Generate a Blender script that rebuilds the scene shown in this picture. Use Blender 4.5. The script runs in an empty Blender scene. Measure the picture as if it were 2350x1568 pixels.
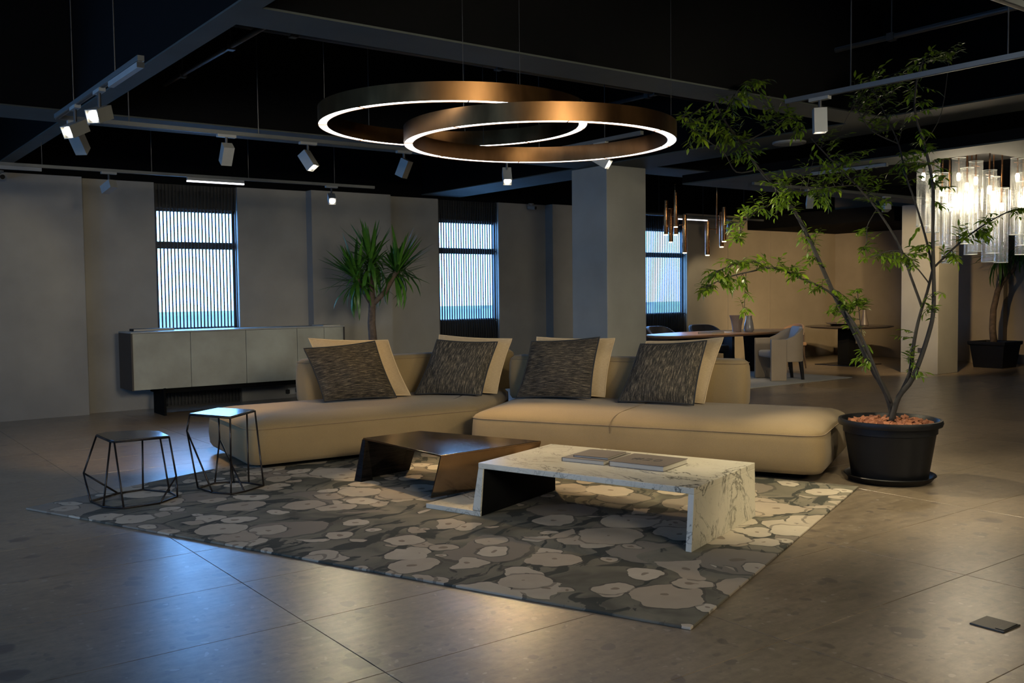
import bpy, bmesh, math, random
from mathutils import Vector, Matrix

sc = bpy.context.scene
COL = sc.collection
R = math.radians
random.seed(11)

# ------------------------------------------------------------------ camera
# X runs along the window wall, Y towards it, Z up; metres
YAW, PITCH, ROLL = R(36.824), R(2.92), R(-0.647)
fw = Vector((math.sin(YAW), math.cos(YAW), 0)); rt = Vector((math.cos(YAW), -math.sin(YAW), 0)); up = Vector((0, 0, 1))
f2 = fw * math.cos(PITCH) - up * math.sin(PITCH); u2 = up * math.cos(PITCH) + fw * math.sin(PITCH)
r3 = rt * math.cos(ROLL) + u2 * math.sin(ROLL); u3 = u2 * math.cos(ROLL) - rt * math.sin(ROLL)
cam_data = bpy.data.cameras.new('camera'); cam_data.sensor_width = 36.0; cam_data.lens = 2203.6 / 2350 * 36.0
cam_data.clip_start = 0.05; cam_data.clip_end = 200
cam = bpy.data.objects.new('camera', cam_data); COL.objects.link(cam)
m = Matrix((r3, u3, -f2)).transposed().to_4x4(); m.translation = Vector((0, 0, 1.47)); cam.matrix_world = m
sc.camera = cam

# ------------------------------------------------------------------ world, exposure
world = bpy.data.worlds.new('overcast_sky'); sc.world = world; world.use_nodes = True
wbg = world.node_tree.nodes['Background']; wbg.inputs[0].default_value = (0.20, 0.49, 1.0, 1); wbg.inputs[1].default_value = 12.0
vs = sc.view_settings
sc.display_settings.display_device = 'sRGB'
vs.view_transform = 'Standard'; vs.look = 'None'; vs.gamma = 1.0; vs.use_curve_mapping = False; vs.exposure = 0.6
cy = sc.cycles
cy.use_denoising = True
cy.max_bounces = 5; cy.diffuse_bounces = 3; cy.glossy_bounces = 3; cy.transmission_bounces = 4; cy.transparent_max_bounces = 16
cy.use_adaptive_sampling = True; cy.adaptive_threshold = 0.03; cy.adaptive_min_samples = 16
cy.sample_clamp_indirect = 4.0; cy.caustics_reflective = False; cy.caustics_refractive = False

# large area lights: daylight portals just outside the three windows
def portal(loc, rz, w, h):
    l = bpy.data.lights.new('daylight_portal', 'AREA'); l.shape = 'RECTANGLE'; l.size = w; l.size_y = h; l.energy = 1
    l.cycles.is_portal = True
    o = bpy.data.objects.new('daylight_portal', l); COL.objects.link(o); o.location = loc; o.rotation_euler = (R(-90), 0, rz)
for a, b in ((3.86, 4.95), (8.25, 9.4), (12.4, 13.9)): portal(((a + b) / 2, 13.12, 1.83), 0, b - a, 1.6)
for c in (2.0, 6.0, 9.6): portal((-2.84, c, 1.83), R(90), 1.9, 1.6)

# ------------------------------------------------------------------ helpers
def wmat(o):
    mm = o.matrix_basis.copy()
    while o.parent: o = o.parent; mm = o.matrix_basis @ mm
    return mm

class B:
    """collects shapes into ONE mesh"""
    def __init__(s): s.v = []; s.f = []; s.uv = None
    def add(s, vs_, fs):
        n = len(s.v); s.v += [Vector(p) for p in vs_]; s.f += [tuple(i + n for i in f) for f in fs]; return s
    def box(s, x0, x1, y0, y1, z0, z1):
        return s.add([(x0, y0, z0), (x1, y0, z0), (x1, y1, z0), (x0, y1, z0), (x0, y0, z1), (x1, y0, z1), (x1, y1, z1), (x0, y1, z1)],
                     [(0, 3, 2, 1), (4, 5, 6, 7), (0, 1, 5, 4), (1, 2, 6, 5), (2, 3, 7, 6), (3, 0, 4, 7)])
    def hexa(s, a, b):      # two quads (bottom, top)
        return s.add(list(a) + list(b), [(0, 3, 2, 1), (4, 5, 6, 7), (0, 1, 5, 4), (1, 2, 6, 5), (2, 3, 7, 6), (3, 0, 4, 7)])
    def prism(s, pts, z0, z1):
        n = len(pts)
        return s.add([(p[0], p[1], z0) for p in pts] + [(p[0], p[1], z1) for p in pts],
                     [tuple(range(n - 1, -1, -1)), tuple(range(n, 2 * n))] + [(i, (i + 1) % n, n + (i + 1) % n, n + i) for i in range(n)])
    def rings(s, rl, close_bottom=True, close_top=True):
        n = len(rl[0]); vs_ = [p for r in rl for p in r]; fs = []
        for k in range(len(rl) - 1):
            for i in range(n): fs.append((k * n + i, k * n + (i + 1) % n, (k + 1) * n + (i + 1) % n, (k + 1) * n + i))
        if close_bottom: fs.append(tuple(range(n - 1, -1, -1)))
        if close_top: fs.append(tuple(range((len(rl) - 1) * n, len(rl) * n)))
        return s.add(vs_, fs)
    def lathe(s, prof, n=24, c=(0, 0, 0), cb=True, ct=True):
        return s.rings([[(c[0] + r * math.cos(2 * math.pi * i / n), c[1] + r * math.sin(2 * math.pi * i / n), c[2] + z) for i in range(n)] for r, z in prof], cb, ct)
    def tube(s, pts, rad, n=8):
        pts = [Vector(p) for p in pts]; rl = []
        if not isinstance(rad, (list, tuple)): rad = [rad] * len(pts)
        ref = None
        for i, p in enumerate(pts):
            d = (pts[min(i + 1, len(pts) - 1)] - pts[max(i - 1, 0)]).normalized()
            if ref is None: ref = d.orthogonal().normalized()
            a = (ref - d * ref.dot(d)).normalized(); b = d.cross(a); ref = a
            rl.append([p + (a * math.cos(2 * math.pi * k / n) + b * math.sin(2 * math.pi * k / n)) * rad[i] for k in range(n)])
        return s.rings(rl)
    def obj(s, name, mat, parent=None, world=False, smooth=False, bevel=0, seg=2, subsurf=0):
        vs_ = s.v
        if parent is not None and world:
            inv = wmat(parent).inverted(); vs_ = [inv @ p for p in vs_]
        me = bpy.data.meshes.new(name); me.from_pydata([tuple(p) for p in vs_], [], s.f); me.update()
        if s.uv:
            ul = me.uv_layers.new(name='UVMap')
            for i, l in enumerate(me.loops): ul.data[i].uv = s.uv[l.vertex_index]
        if smooth:
            for p in me.polygons: p.use_smooth = True
            if smooth == 'auto': me.set_sharp_from_angle(angle=R(38))
        me.materials.append(mat)
        o = bpy.data.objects.new(name, me); COL.objects.link(o)
        if parent is not None: o.parent = parent
        if bevel:
            b = o.modifiers.new('bevel', 'BEVEL'); b.width = bevel; b.segments = seg; b.limit_method = 'ANGLE'; b.angle_limit = R(35)
        if subsurf:
            b = o.modifiers.new('sub', 'SUBSURF'); b.levels = subsurf; b.render_levels = subsurf
        return o

def tag(o, label, cat, group=None):
    o['label'] = label; o['category'] = cat
    if group: o['group'] = group
    return o
def thing(name, label, cat, loc=(0, 0, 0), rz=0, group=None):
    o = bpy.data.objects.new(name, None); COL.objects.link(o); o.empty_display_size = 0.1
    o.location = loc; o.rotation_euler = (0, 0, rz)
    return tag(o, label, cat, group)
def structure(o, label=None, cat=None):
    o['kind'] = 'structure'
    if label: o['label'] = label
    if cat: o['category'] = cat
    return o
def struct_empty(name, loc=(0, 0, 0), label=None, cat=None):
    o = bpy.data.objects.new(name, None); COL.objects.link(o); o.location = loc
    return structure(o, label, cat)
def dup_mesh(o, loc=None, parent=None, rot=None):
    c = o.copy(); COL.objects.link(c)
    if loc is not None: c.location = loc
    if rot is not None: c.rotation_euler = rot
    if parent is not None: c.parent = parent
    return c
def copy_tree(o, parent=None):
    c = o.copy(); COL.objects.link(c)
    if parent is not None: c.parent = parent
    for ch in list(o.children): copy_tree(ch, c)
    return c

# ------------------------------------------------------------------ materials
def new_mat(name):
    mt = bpy.data.materials.new(name); mt.use_nodes = True
    nt = mt.node_tree; return mt, nt, nt.nodes, nt.links, nt.nodes['Principled BSDF']
def ramp(N, stops, interp='LINEAR'):
    r = N.new('ShaderNodeValToRGB'); r.color_ramp.interpolation = interp
    el = r.color_ramp.elements
    while len(el) < len(stops): el.new(0.5)
    for e, (p, c) in zip(el, stops): e.position = p; e.color = (*c, 1) if len(c) == 3 else c
    return r
def coords(N, L, kind='pos', scale=(1, 1, 1), rotz=0):
    mp = N.new('ShaderNodeMapping'); mp.inputs['Scale'].default_value = scale; mp.inputs['Rotation'].default_value = (0, 0, rotz)
    if kind == 'pos': L.new(N.new('ShaderNodeNewGeometry').outputs['Position'], mp.inputs[0])
    else: L.new(N.new('ShaderNodeTexCoord').outputs[{'obj': 'Object', 'uv': 'UV', 'gen': 'Generated'}[kind]], mp.inputs[0])
    return mp.outputs[0]
def noise(N, L, vec, scale, detail=4, rough=0.55, dist=0):
    n = N.new('ShaderNodeTexNoise'); n.inputs['Scale'].default_value = scale; n.inputs['Detail'].default_value = detail
    n.inputs['Roughness'].default_value = rough; n.inputs['Distortion'].default_value = dist; L.new(vec, n.inputs['Vector']); return n.outputs['Fac']
def bump(N, L, bs, h, strength, dist=0.01):
    b = N.new('ShaderNodeBump'); b.inputs['Strength'].default_value = strength; b.inputs['Distance'].default_value = dist
    L.new(h, b.inputs['Height']); L.new(b.outputs[0], bs.inputs['Normal'])
def mixc(N, L, fac, a, b):
    mx = N.new('ShaderNodeMix'); mx.data_type = 'RGBA'
    if hasattr(fac, 'node'): L.new(fac, mx.inputs[0])
    else: mx.inputs[0].default_value = fac
    for s, v in ((6, a), (7, b)):
        if hasattr(v, 'node'): L.new(v, mx.inputs[s])
        else: mx.inputs[s].default_value = (*v, 1)
    return mx.outputs[2]
def mth(N, L, op, a, b=None):
    n = N.new('ShaderNodeMath'); n.operation = op
    for i, v in enumerate((a, b)):
        if v is None: continue
        if hasattr(v, 'node'): L.new(v, n.inputs[i])
        else: n.inputs[i].default_value = v
    return n.outputs[0]
def simple(name, c1, c2=None, rough=0.5, metal=0, scale=6, detail=4, bmp=0, bscale=60, kind='pos', stretch=(1, 1, 1), spec=0.5, bdist=0.004):
    mt, nt, N, L, bs = new_mat(name)
    bs.inputs['Roughness'].default_value = rough; bs.inputs['Metallic'].default_value = metal; bs.inputs['Specular IOR Level'].default_value = spec
    c2 = c2 or tuple(x * 0.85 for x in c1)
    v = coords(N, L, kind, stretch)
    r = ramp(N, [(0.3, c2), (0.7, c1)]); L.new(noise(N, L, v, scale, detail), r.inputs[0]); L.new(r.outputs[0], bs.inputs['Base Color'])
    if bmp: bump(N, L, bs, noise(N, L, v, bscale, 3), bmp, bdist)
    return mt
def emitter(name, col, strength):
    mt, nt, N, L, bs = new_mat(name)
    bs.inputs['Base Color'].default_value = (*col, 1); bs.inputs['Emission Color'].default_value = (*col, 1); bs.inputs['Emission Strength'].default_value = strength
    return mt

def floor_material():
    mt, nt, N, L, bs = new_mat('stone_tile')
    v = coords(N, L, 'pos')
    cloud = noise(N, L, v, 1.3, 5, 0.6)
    fine = noise(N, L, v, 22, 6, 0.7)
    base = ramp(N, [(0.3, (0.215, 0.165, 0.110)), (0.7, (0.295, 0.232, 0.160))]); L.new(cloud, base.inputs[0])
    stv = coords(N, L, 'pos', (0.55, 2.6, 1)); streak = noise(N, L, stv, 9, 5, 0.65, 0.4)
    fine = mth(N, L, 'ADD', mth(N, L, 'MULTIPLY', fine, 0.55), mth(N, L, 'MULTIPLY', streak, 0.45))
    fr = ramp(N, [(0.38, (0.66, 0.65, 0.64)), (0.62, (1.18, 1.17, 1.14))]); L.new(fine, fr.inputs[0])
    mul = N.new('ShaderNodeMix'); mul.data_type = 'RGBA'; mul.blend_type = 'MULTIPLY'; mul.inputs[0].default_value = 1
    L.new(base.outputs[0], mul.inputs[6]); L.new(fr.outputs[0], mul.inputs[7])
    # scattered dark and pale stone chips
    dv = N.new('ShaderNodeVectorMath'); dv.operation = 'ADD'
    wn = N.new('ShaderNodeTexNoise'); wn.inputs['Scale'].default_value = 7; wn.inputs['Detail'].default_value = 3; L.new(v, wn.inputs['Vector'])
    sc_ = N.new('ShaderNodeVectorMath'); sc_.operation = 'SCALE'; sc_.inputs['Scale'].default_value = 0.12; L.new(wn.outputs['Color'], sc_.inputs[0])
    L.new(v, dv.inputs[0]); L.new(sc_.outputs[0], dv.inputs[1])
    col = mul.outputs[2]
    for scale, thr, pick, c in ((2.6, 0.20, 0.72, (0.105, 0.08, 0.066)), (7.0, 0.30, 0.72, (0.125, 0.097, 0.077)), (15.0, 0.30, 0.70, (0.15, 0.12, 0.09)), (19.0, 0.26, 0.82, (0.36, 0.31, 0.245))):
        vo = N.new('ShaderNodeTexVoronoi'); vo.voronoi_dimensions = '2D'; vo.inputs['Scale'].default_value = scale; L.new(dv.outputs[0], vo.inputs['Vector'])
        sep = N.new('ShaderNodeSeparateColor'); L.new(vo.outputs['Color'], sep.inputs[0])
        rr = mth(N, L, 'MULTIPLY', sep.outputs[1], thr)
        inside = mth(N, L, 'MAXIMUM', mth(N, L, 'SUBTRACT', rr, vo.outputs['Distance']), 0.0)
        f = mth(N, L, 'MULTIPLY', mth(N, L, 'MINIMUM', mth(N, L, 'MULTIPLY', inside, 26.0), 0.85), mth(N, L, 'GREATER_THAN', sep.outputs[0], pick))
        col = mixc(N, L, f, col, c)
    # tile to tile tint
    oi = N.new('ShaderNodeObjectInfo'); tr = ramp(N, [(0, (0.93, 0.93, 0.94)), (1, (1.06, 1.05, 1.03))]); L.new(oi.outputs['Random'], tr.inputs[0])
    m2 = N.new('ShaderNodeMix'); m2.data_type = 'RGBA'; m2.blend_type = 'MULTIPLY'; m2.inputs[0].default_value = 1
    L.new(col, m2.inputs[6]); L.new(tr.outputs[0], m2.inputs[7]); L.new(m2.outputs[2], bs.inputs['Base Color'])
    ro = ramp(N, [(0.3, (0.30,) * 3), (0.7, (0.38,) * 3)]); L.new(noise(N, L, v, 5, 4), ro.inputs[0]); L.new(ro.outputs[0], bs.inputs['Roughness'])
    vb = coords(N, L, 'pos', (1, 1, 1))
    bump(N, L, bs, noise(N, L, coords(N, L, 'pos', (0.6, 1.6, 1)), 42, 5, 0.7), 0.10, 0.004); bs.inputs['Specular IOR Level'].default_value = 0.8; bs.inputs['Coat Weight'].default_value = 0.8; bs.inputs['Coat Roughness'].default_value = 0.33
    return mt

def rug_material():
    mt, nt, N, L, bs = new_mat('marbled_rug')
    bs.inputs['Roughness'].default_value = 0.92; bs.inputs['Specular IOR Level'].default_value = 0.15
    v = coords(N, L, 'obj')
    def warp(scale, amt):
        wn = N.new('ShaderNodeTexNoise'); wn.inputs['Scale'].default_value = scale; wn.inputs['Detail'].default_value = 3; L.new(v, wn.inputs['Vector'])
        sb = N.new('ShaderNodeVectorMath'); sb.operation = 'SUBTRACT'; sb.inputs[1].default_value = (0.5, 0.5, 0.5); L.new(wn.outputs['Color'], sb.inputs[0])
        s_ = N.new('ShaderNodeVectorMath'); s_.operation = 'SCALE'; s_.inputs['Scale'].default_value = amt; L.new(sb.outputs[0], s_.inputs[0])
        a = N.new('ShaderNodeVectorMath'); a.operation = 'ADD'; L.new(v, a.inputs[0]); L.new(s_.outputs[0], a.inputs[1]); return a.outputs[0]
    w1 = warp(4.0, 0.2); w2 = warp(1.1, 0.9); w3 = warp(9.0, 0.05)
    ground = ramp(N, [(0.32, (0.10, 0.094, 0.072)), (0.46, (0.165, 0.150, 0.112)), (0.6, (0.215, 0.192, 0.142)), (0.8, (0.27, 0.235, 0.17))])
    L.new(noise(N, L, w2, 2.2, 3, 0.5, 0.8), ground.inputs[0])
    col = ground.outputs[0]
    # dark swirling streaks
    mp = N.new('ShaderNodeMapping'); mp.inputs['Scale'].default_value = (1.0, 3.4, 1); mp.inputs['Rotation'].default_value = (0, 0, R(28)); L.new(w2, mp.inputs[0])
    st = noise(N, L, mp.outputs[0], 2.1, 4, 0.55, 0.6)
    sr = ramp(N, [(0.535, (0, 0, 0)), (0.565, (1, 1, 1))]); L.new(st, sr.inputs[0])
    sep0 = N.new('ShaderNodeSeparateColor'); L.new(sr.outputs[0], sep0.inputs[0])
    col = mixc(N, L, mth(N, L, 'MULTIPLY', sep0.outputs[0], 0.85), col, (0.042, 0.046, 0.04))
    # where pools of pebbles gather
    dens = noise(N, L, v, 0.75, 2, 0.4)
    def blobs(col, scale, vec, rmin, rmax, pick, cA, cB, seed):
        mq = N.new('ShaderNodeMapping'); mq.inputs['Location'].default_value = (seed, seed * 1.7, 0); L.new(vec, mq.inputs[0])
        vo = N.new('ShaderNodeTexVoronoi'); vo.voronoi_dimensions = '2D'; vo.inputs['Scale'].default_value = scale; vo.inputs['Randomness'].default_value = 1.0; L.new(mq.outputs[0], vo.inputs['Vector'])
        sp = N.new('ShaderNodeSeparateColor'); L.new(vo.outputs['Color'], sp.inputs[0])
        rad = mth(N, L, 'ADD', mth(N, L, 'MULTIPLY', sp.outputs[0], rmax - rmin), rmin)
        ins = mth(N, L, 'GREATER_THAN', rad, vo.outputs['Distance'])
        rim = mth(N, L, 'GREATER_THAN', mth(N, L, 'ADD', rad, 0.045), vo.outputs['Distance'])
        on = mth(N, L, 'GREATER_THAN', mth(N, L, 'ADD', mth(N, L, 'MULTIPLY', dens, 1.3), mth(N, L, 'MULTIPLY', sp.outputs[1], 0.6)), pick)
        col = mixc(N, L, mth(N, L, 'MULTIPLY', mth(N, L, 'MULTIPLY', rim, on), 0.55), col, (0.075, 0.07, 0.058))
        tint = mixc(N, L, sp.outputs[2], cA, cB)
        hole = mth(N, L, 'GREATER_THAN', mth(N, L, 'MULTIPLY', sp.outputs[1], 0.07), vo.outputs['Distance'])
        fl = noise(N, L, w3, 7, 3)
        tint = mixc(N, L, mth(N, L, 'MULTIPLY', fl, 0.45), tint, (0.22, 0.18, 0.135))
        tint = mixc(N, L, mth(N, L, 'MULTIPLY', hole, 0.7), tint, (0.16, 0.12, 0.085))
        return mixc(N, L, mth(N, L, 'MULTIPLY', ins, on), col, tint)
    pale, rose = (0.58, 0.51, 0.395), (0.42, 0.345, 0.255)
    col = blobs(col, 1.5, w1, 0.20, 0.46, 0.84, (0.27, 0.23, 0.175), (0.21, 0.185, 0.15), 5.3)
    col = blobs(col, 4.4, w1, 0.14, 0.46, 0.98, rose, pale, 2.1)
    col = blobs(col, 3.3, w1, 0.16, 0.48, 0.98, pale, rose, 7.7)
    col = blobs(col, 2.4, w1, 0.18, 0.48, 0.84, pale, rose, 0.0)
    L.new(col, bs.inputs['Base Color'])
    bump(N, L, bs, noise(N, L, v, 190, 3), 0.35, 0.004)
    return mt

def fabric(name, c1, c2, scale=230, rough=0.9, blot=2.0):
    mt, nt, N, L, bs = new_mat(name)
    bs.inputs['Roughness'].default_value = rough; bs.inputs['Specular IOR Level'].default_value = 0.2
    bs.inputs['Sheen Weight'].default_value = 0.12; bs.inputs['Sheen Roughness'].default_value = 0.6
    v = coords(N, L, 'pos')
    vx = coords(N, L, 'pos', (1, 1, 4))
    r = ramp(N, [(0.3, c2), (0.7, c1)]); n1 = noise(N, L, vx, scale, 2); L.new(n1, r.inputs[0])
    r2 = ramp(N, [(0.3, (0.9, 0.9, 0.9)), (0.7, (1.06, 1.06, 1.06))]); L.new(noise(N, L, v, blot, 3), r2.inputs[0])
    mu = N.new('ShaderNodeMix'); mu.data_type = 'RGBA'; mu.blend_type = 'MULTIPLY'; mu.inputs[0].default_value = 1
    L.new(r.outputs[0], mu.inputs[6]); L.new(r2.outputs[0], mu.inputs[7]); L.new(mu.outputs[2], bs.inputs['Base Color'])
    bump(N, L, bs, n1, 0.35, 0.003)
    return mt

def weave(name, stops, stretch, scale=30):
    mt, nt, N, L, bs = new_mat(name)
    bs.inputs['Roughness'].default_value = 0.95; bs.inputs['Specular IOR Level'].default_value = 0.1
    v = coords(N, L, 'uv', stretch); n1 = noise(N, L, v, scale, 5, 0.75)
    v2 = coords(N, L, 'uv', (1, 1, 1)); n2 = noise(N, L, v2, 95, 2, 0.6)
    mixv = mth(N, L, 'ADD', mth(N, L, 'MULTIPLY', n1, 0.86), mth(N, L, 'MULTIPLY', n2, 0.14))
    r = ramp(N, stops); L.new(mixv, r.inputs[0]); L.new(r.outputs[0], bs.inputs['Base Color'])
    bump(N, L, bs, mixv, 0.9, 0.008)
    return mt

def marble_material():
    mt, nt, N, L, bs = new_mat('veined_marble')
    bs.inputs['Roughness'].default_value = 0.25
    v = coords(N, L, 'obj')
    col = ramp(N, [(0.3, (0.56, 0.515, 0.39)), (0.7, (0.67, 0.62, 0.49))]); L.new(noise(N, L, v, 2.5, 4), col.inputs[0]); c = col.outputs[0]
    for sc_, w, a, seed in ((1.5, 0.016, 0.95, 0), (3.2, 0.015, 0.75, 4.0), (7.0, 0.016, 0.4, 9.0)):
        mp = N.new('ShaderNodeMapping'); mp.inputs['Location'].default_value = (seed, seed, seed); mp.inputs['Scale'].default_value = (1.0, 0.65, 0.8); mp.inputs['Rotation'].default_value = (0.3, 0.2, 0.6); L.new(v, mp.inputs[0])
        n = noise(N, L, mp.outputs[0], sc_, 6, 0.62, 1.2)
        d = mth(N, L, 'ABSOLUTE', mth(N, L, 'SUBTRACT', n, 0.5))
        line = mth(N, L, 'SUBTRACT', 1.0, mth(N, L, 'MINIMUM', mth(N, L, 'DIVIDE', d, w), 1.0))
        gate = noise(N, L, mp.outputs[0], sc_ * 0.8, 2)
        g = ramp(N, [(0.45, (0, 0, 0)), (0.62, (1, 1, 1))]); L.new(gate, g.inputs[0]); sp = N.new('ShaderNodeSeparateColor'); L.new(g.outputs[0], sp.inputs[0])
        c = mixc(N, L, mth(N, L, 'MULTIPLY', mth(N, L, 'MULTIPLY', line, sp.outputs[0]), a), c, (0.07, 0.07, 0.06))
    L.new(c, bs.inputs['Base Color']); return mt

def metal(name, c1, c2, rough=0.3, stretch=(1, 1, 12), scale=9, kind='pos'):
    mt, nt, N, L, bs = new_mat(name)
    bs.inputs['Metallic'].default_value = 1
    v = coords(N, L, kind, stretch); r = ramp(N, [(0.35, c2), (0.65, c1)]); n = noise(N, L, v, scale, 5, 0.65); L.new(n, r.inputs[0]); L.new(r.outputs[0], bs.inputs['Base Color'])
    ro = ramp(N, [(0.3, (rough * 0.75,) * 3), (0.7, (rough * 1.3,) * 3)]); L.new(n, ro.inputs[0]); L.new(ro.outputs[0], bs.inputs['Roughness'])
    return mt

def leaf_material(name, c1, c2, trans=0.45):
    mt, nt, N, L, bs = new_mat(name)
    bs.inputs['Roughness'].default_value = 0.42
    oi = N.new('ShaderNodeObjectInfo'); v = coords(N, L, 'pos')
    f = mth(N, L, 'ADD', mth(N, L, 'MULTIPLY', oi.outputs['Random'], 0.4), mth(N, L, 'MULTIPLY', noise(N, L, v, 14, 2), 0.6))
    r = ramp(N, [(0.25, c2), (0.7, c1)]); L.new(f, r.inputs[0]); L.new(r.outputs[0], bs.inputs['Base Color'])
    tr = N.new('ShaderNodeBsdfTranslucent'); L.new(r.outputs[0], tr.inputs[0])
    mx = N.new('ShaderNodeMixShader'); mx.inputs[0].default_value = trans; L.new(bs.outputs[0], mx.inputs[1]); L.new(tr.outputs[0], mx.inputs[2])
    L.new(mx.outputs[0], N['Material Output'].inputs[0]); return mt

def thin_glass(name, tint, diff=0.0, gloss=0.12, trans_col=(1, 1, 1)):
    mt = bpy.data.materials.new(name); mt.use_nodes = True; nt = mt.node_tree; N = nt.nodes; L = nt.links; N.clear()
    out = N.new('ShaderNodeOutputMaterial'); t = N.new('ShaderNodeBsdfTransparent'); t.inputs[0].default_value = (*trans_col, 1)
    g = N.new('ShaderNodeBsdfGlossy'); g.inputs['Roughness'].default_value = 0.08
    lw = N.new('ShaderNodeLayerWeight'); lw.inputs[0].default_value = 0.5
    fr = mth(N, L, 'ADD', mth(N, L, 'MULTIPLY', mth(N, L, 'POWER', lw.outputs['Facing'], 4.0), 0.7), 0.035)
    m1 = N.new('ShaderNodeMixShader'); L.new(fr, m1.inputs[0]); L.new(t.outputs[0], m1.inputs[1]); L.new(g.outputs[0], m1.inputs[2]); last = m1
    if diff:
        tl = N.new('ShaderNodeBsdfTranslucent'); tl.inputs[0].default_value = (*tint, 1); df = N.new('ShaderNodeBsdfDiffuse'); df.inputs[0].default_value = (*tint, 1)
        ad = N.new('ShaderNodeMixShader'); ad.inputs[0].default_value = 0.5; L.new(tl.outputs[0], ad.inputs[1]); L.new(df.outputs[0], ad.inputs[2])
        v = coords(N, L, 'pos', (1, 1, 0.12)); r = ramp(N, [(0.35, (diff * 0.4,) * 3), (0.7, (diff * 1.6,) * 3)]); L.new(noise(N, L, v, 60, 3), r.inputs[0])
        m2 = N.new('ShaderNodeMixShader'); L.new(r.outputs[0], m2.inputs[0]); L.new(m1.outputs[0], m2.inputs[1]); L.new(ad.outputs[0], m2.inputs[2]); last = m2
    L.new(last.outputs[0], out.inputs[0]); return mt

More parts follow.
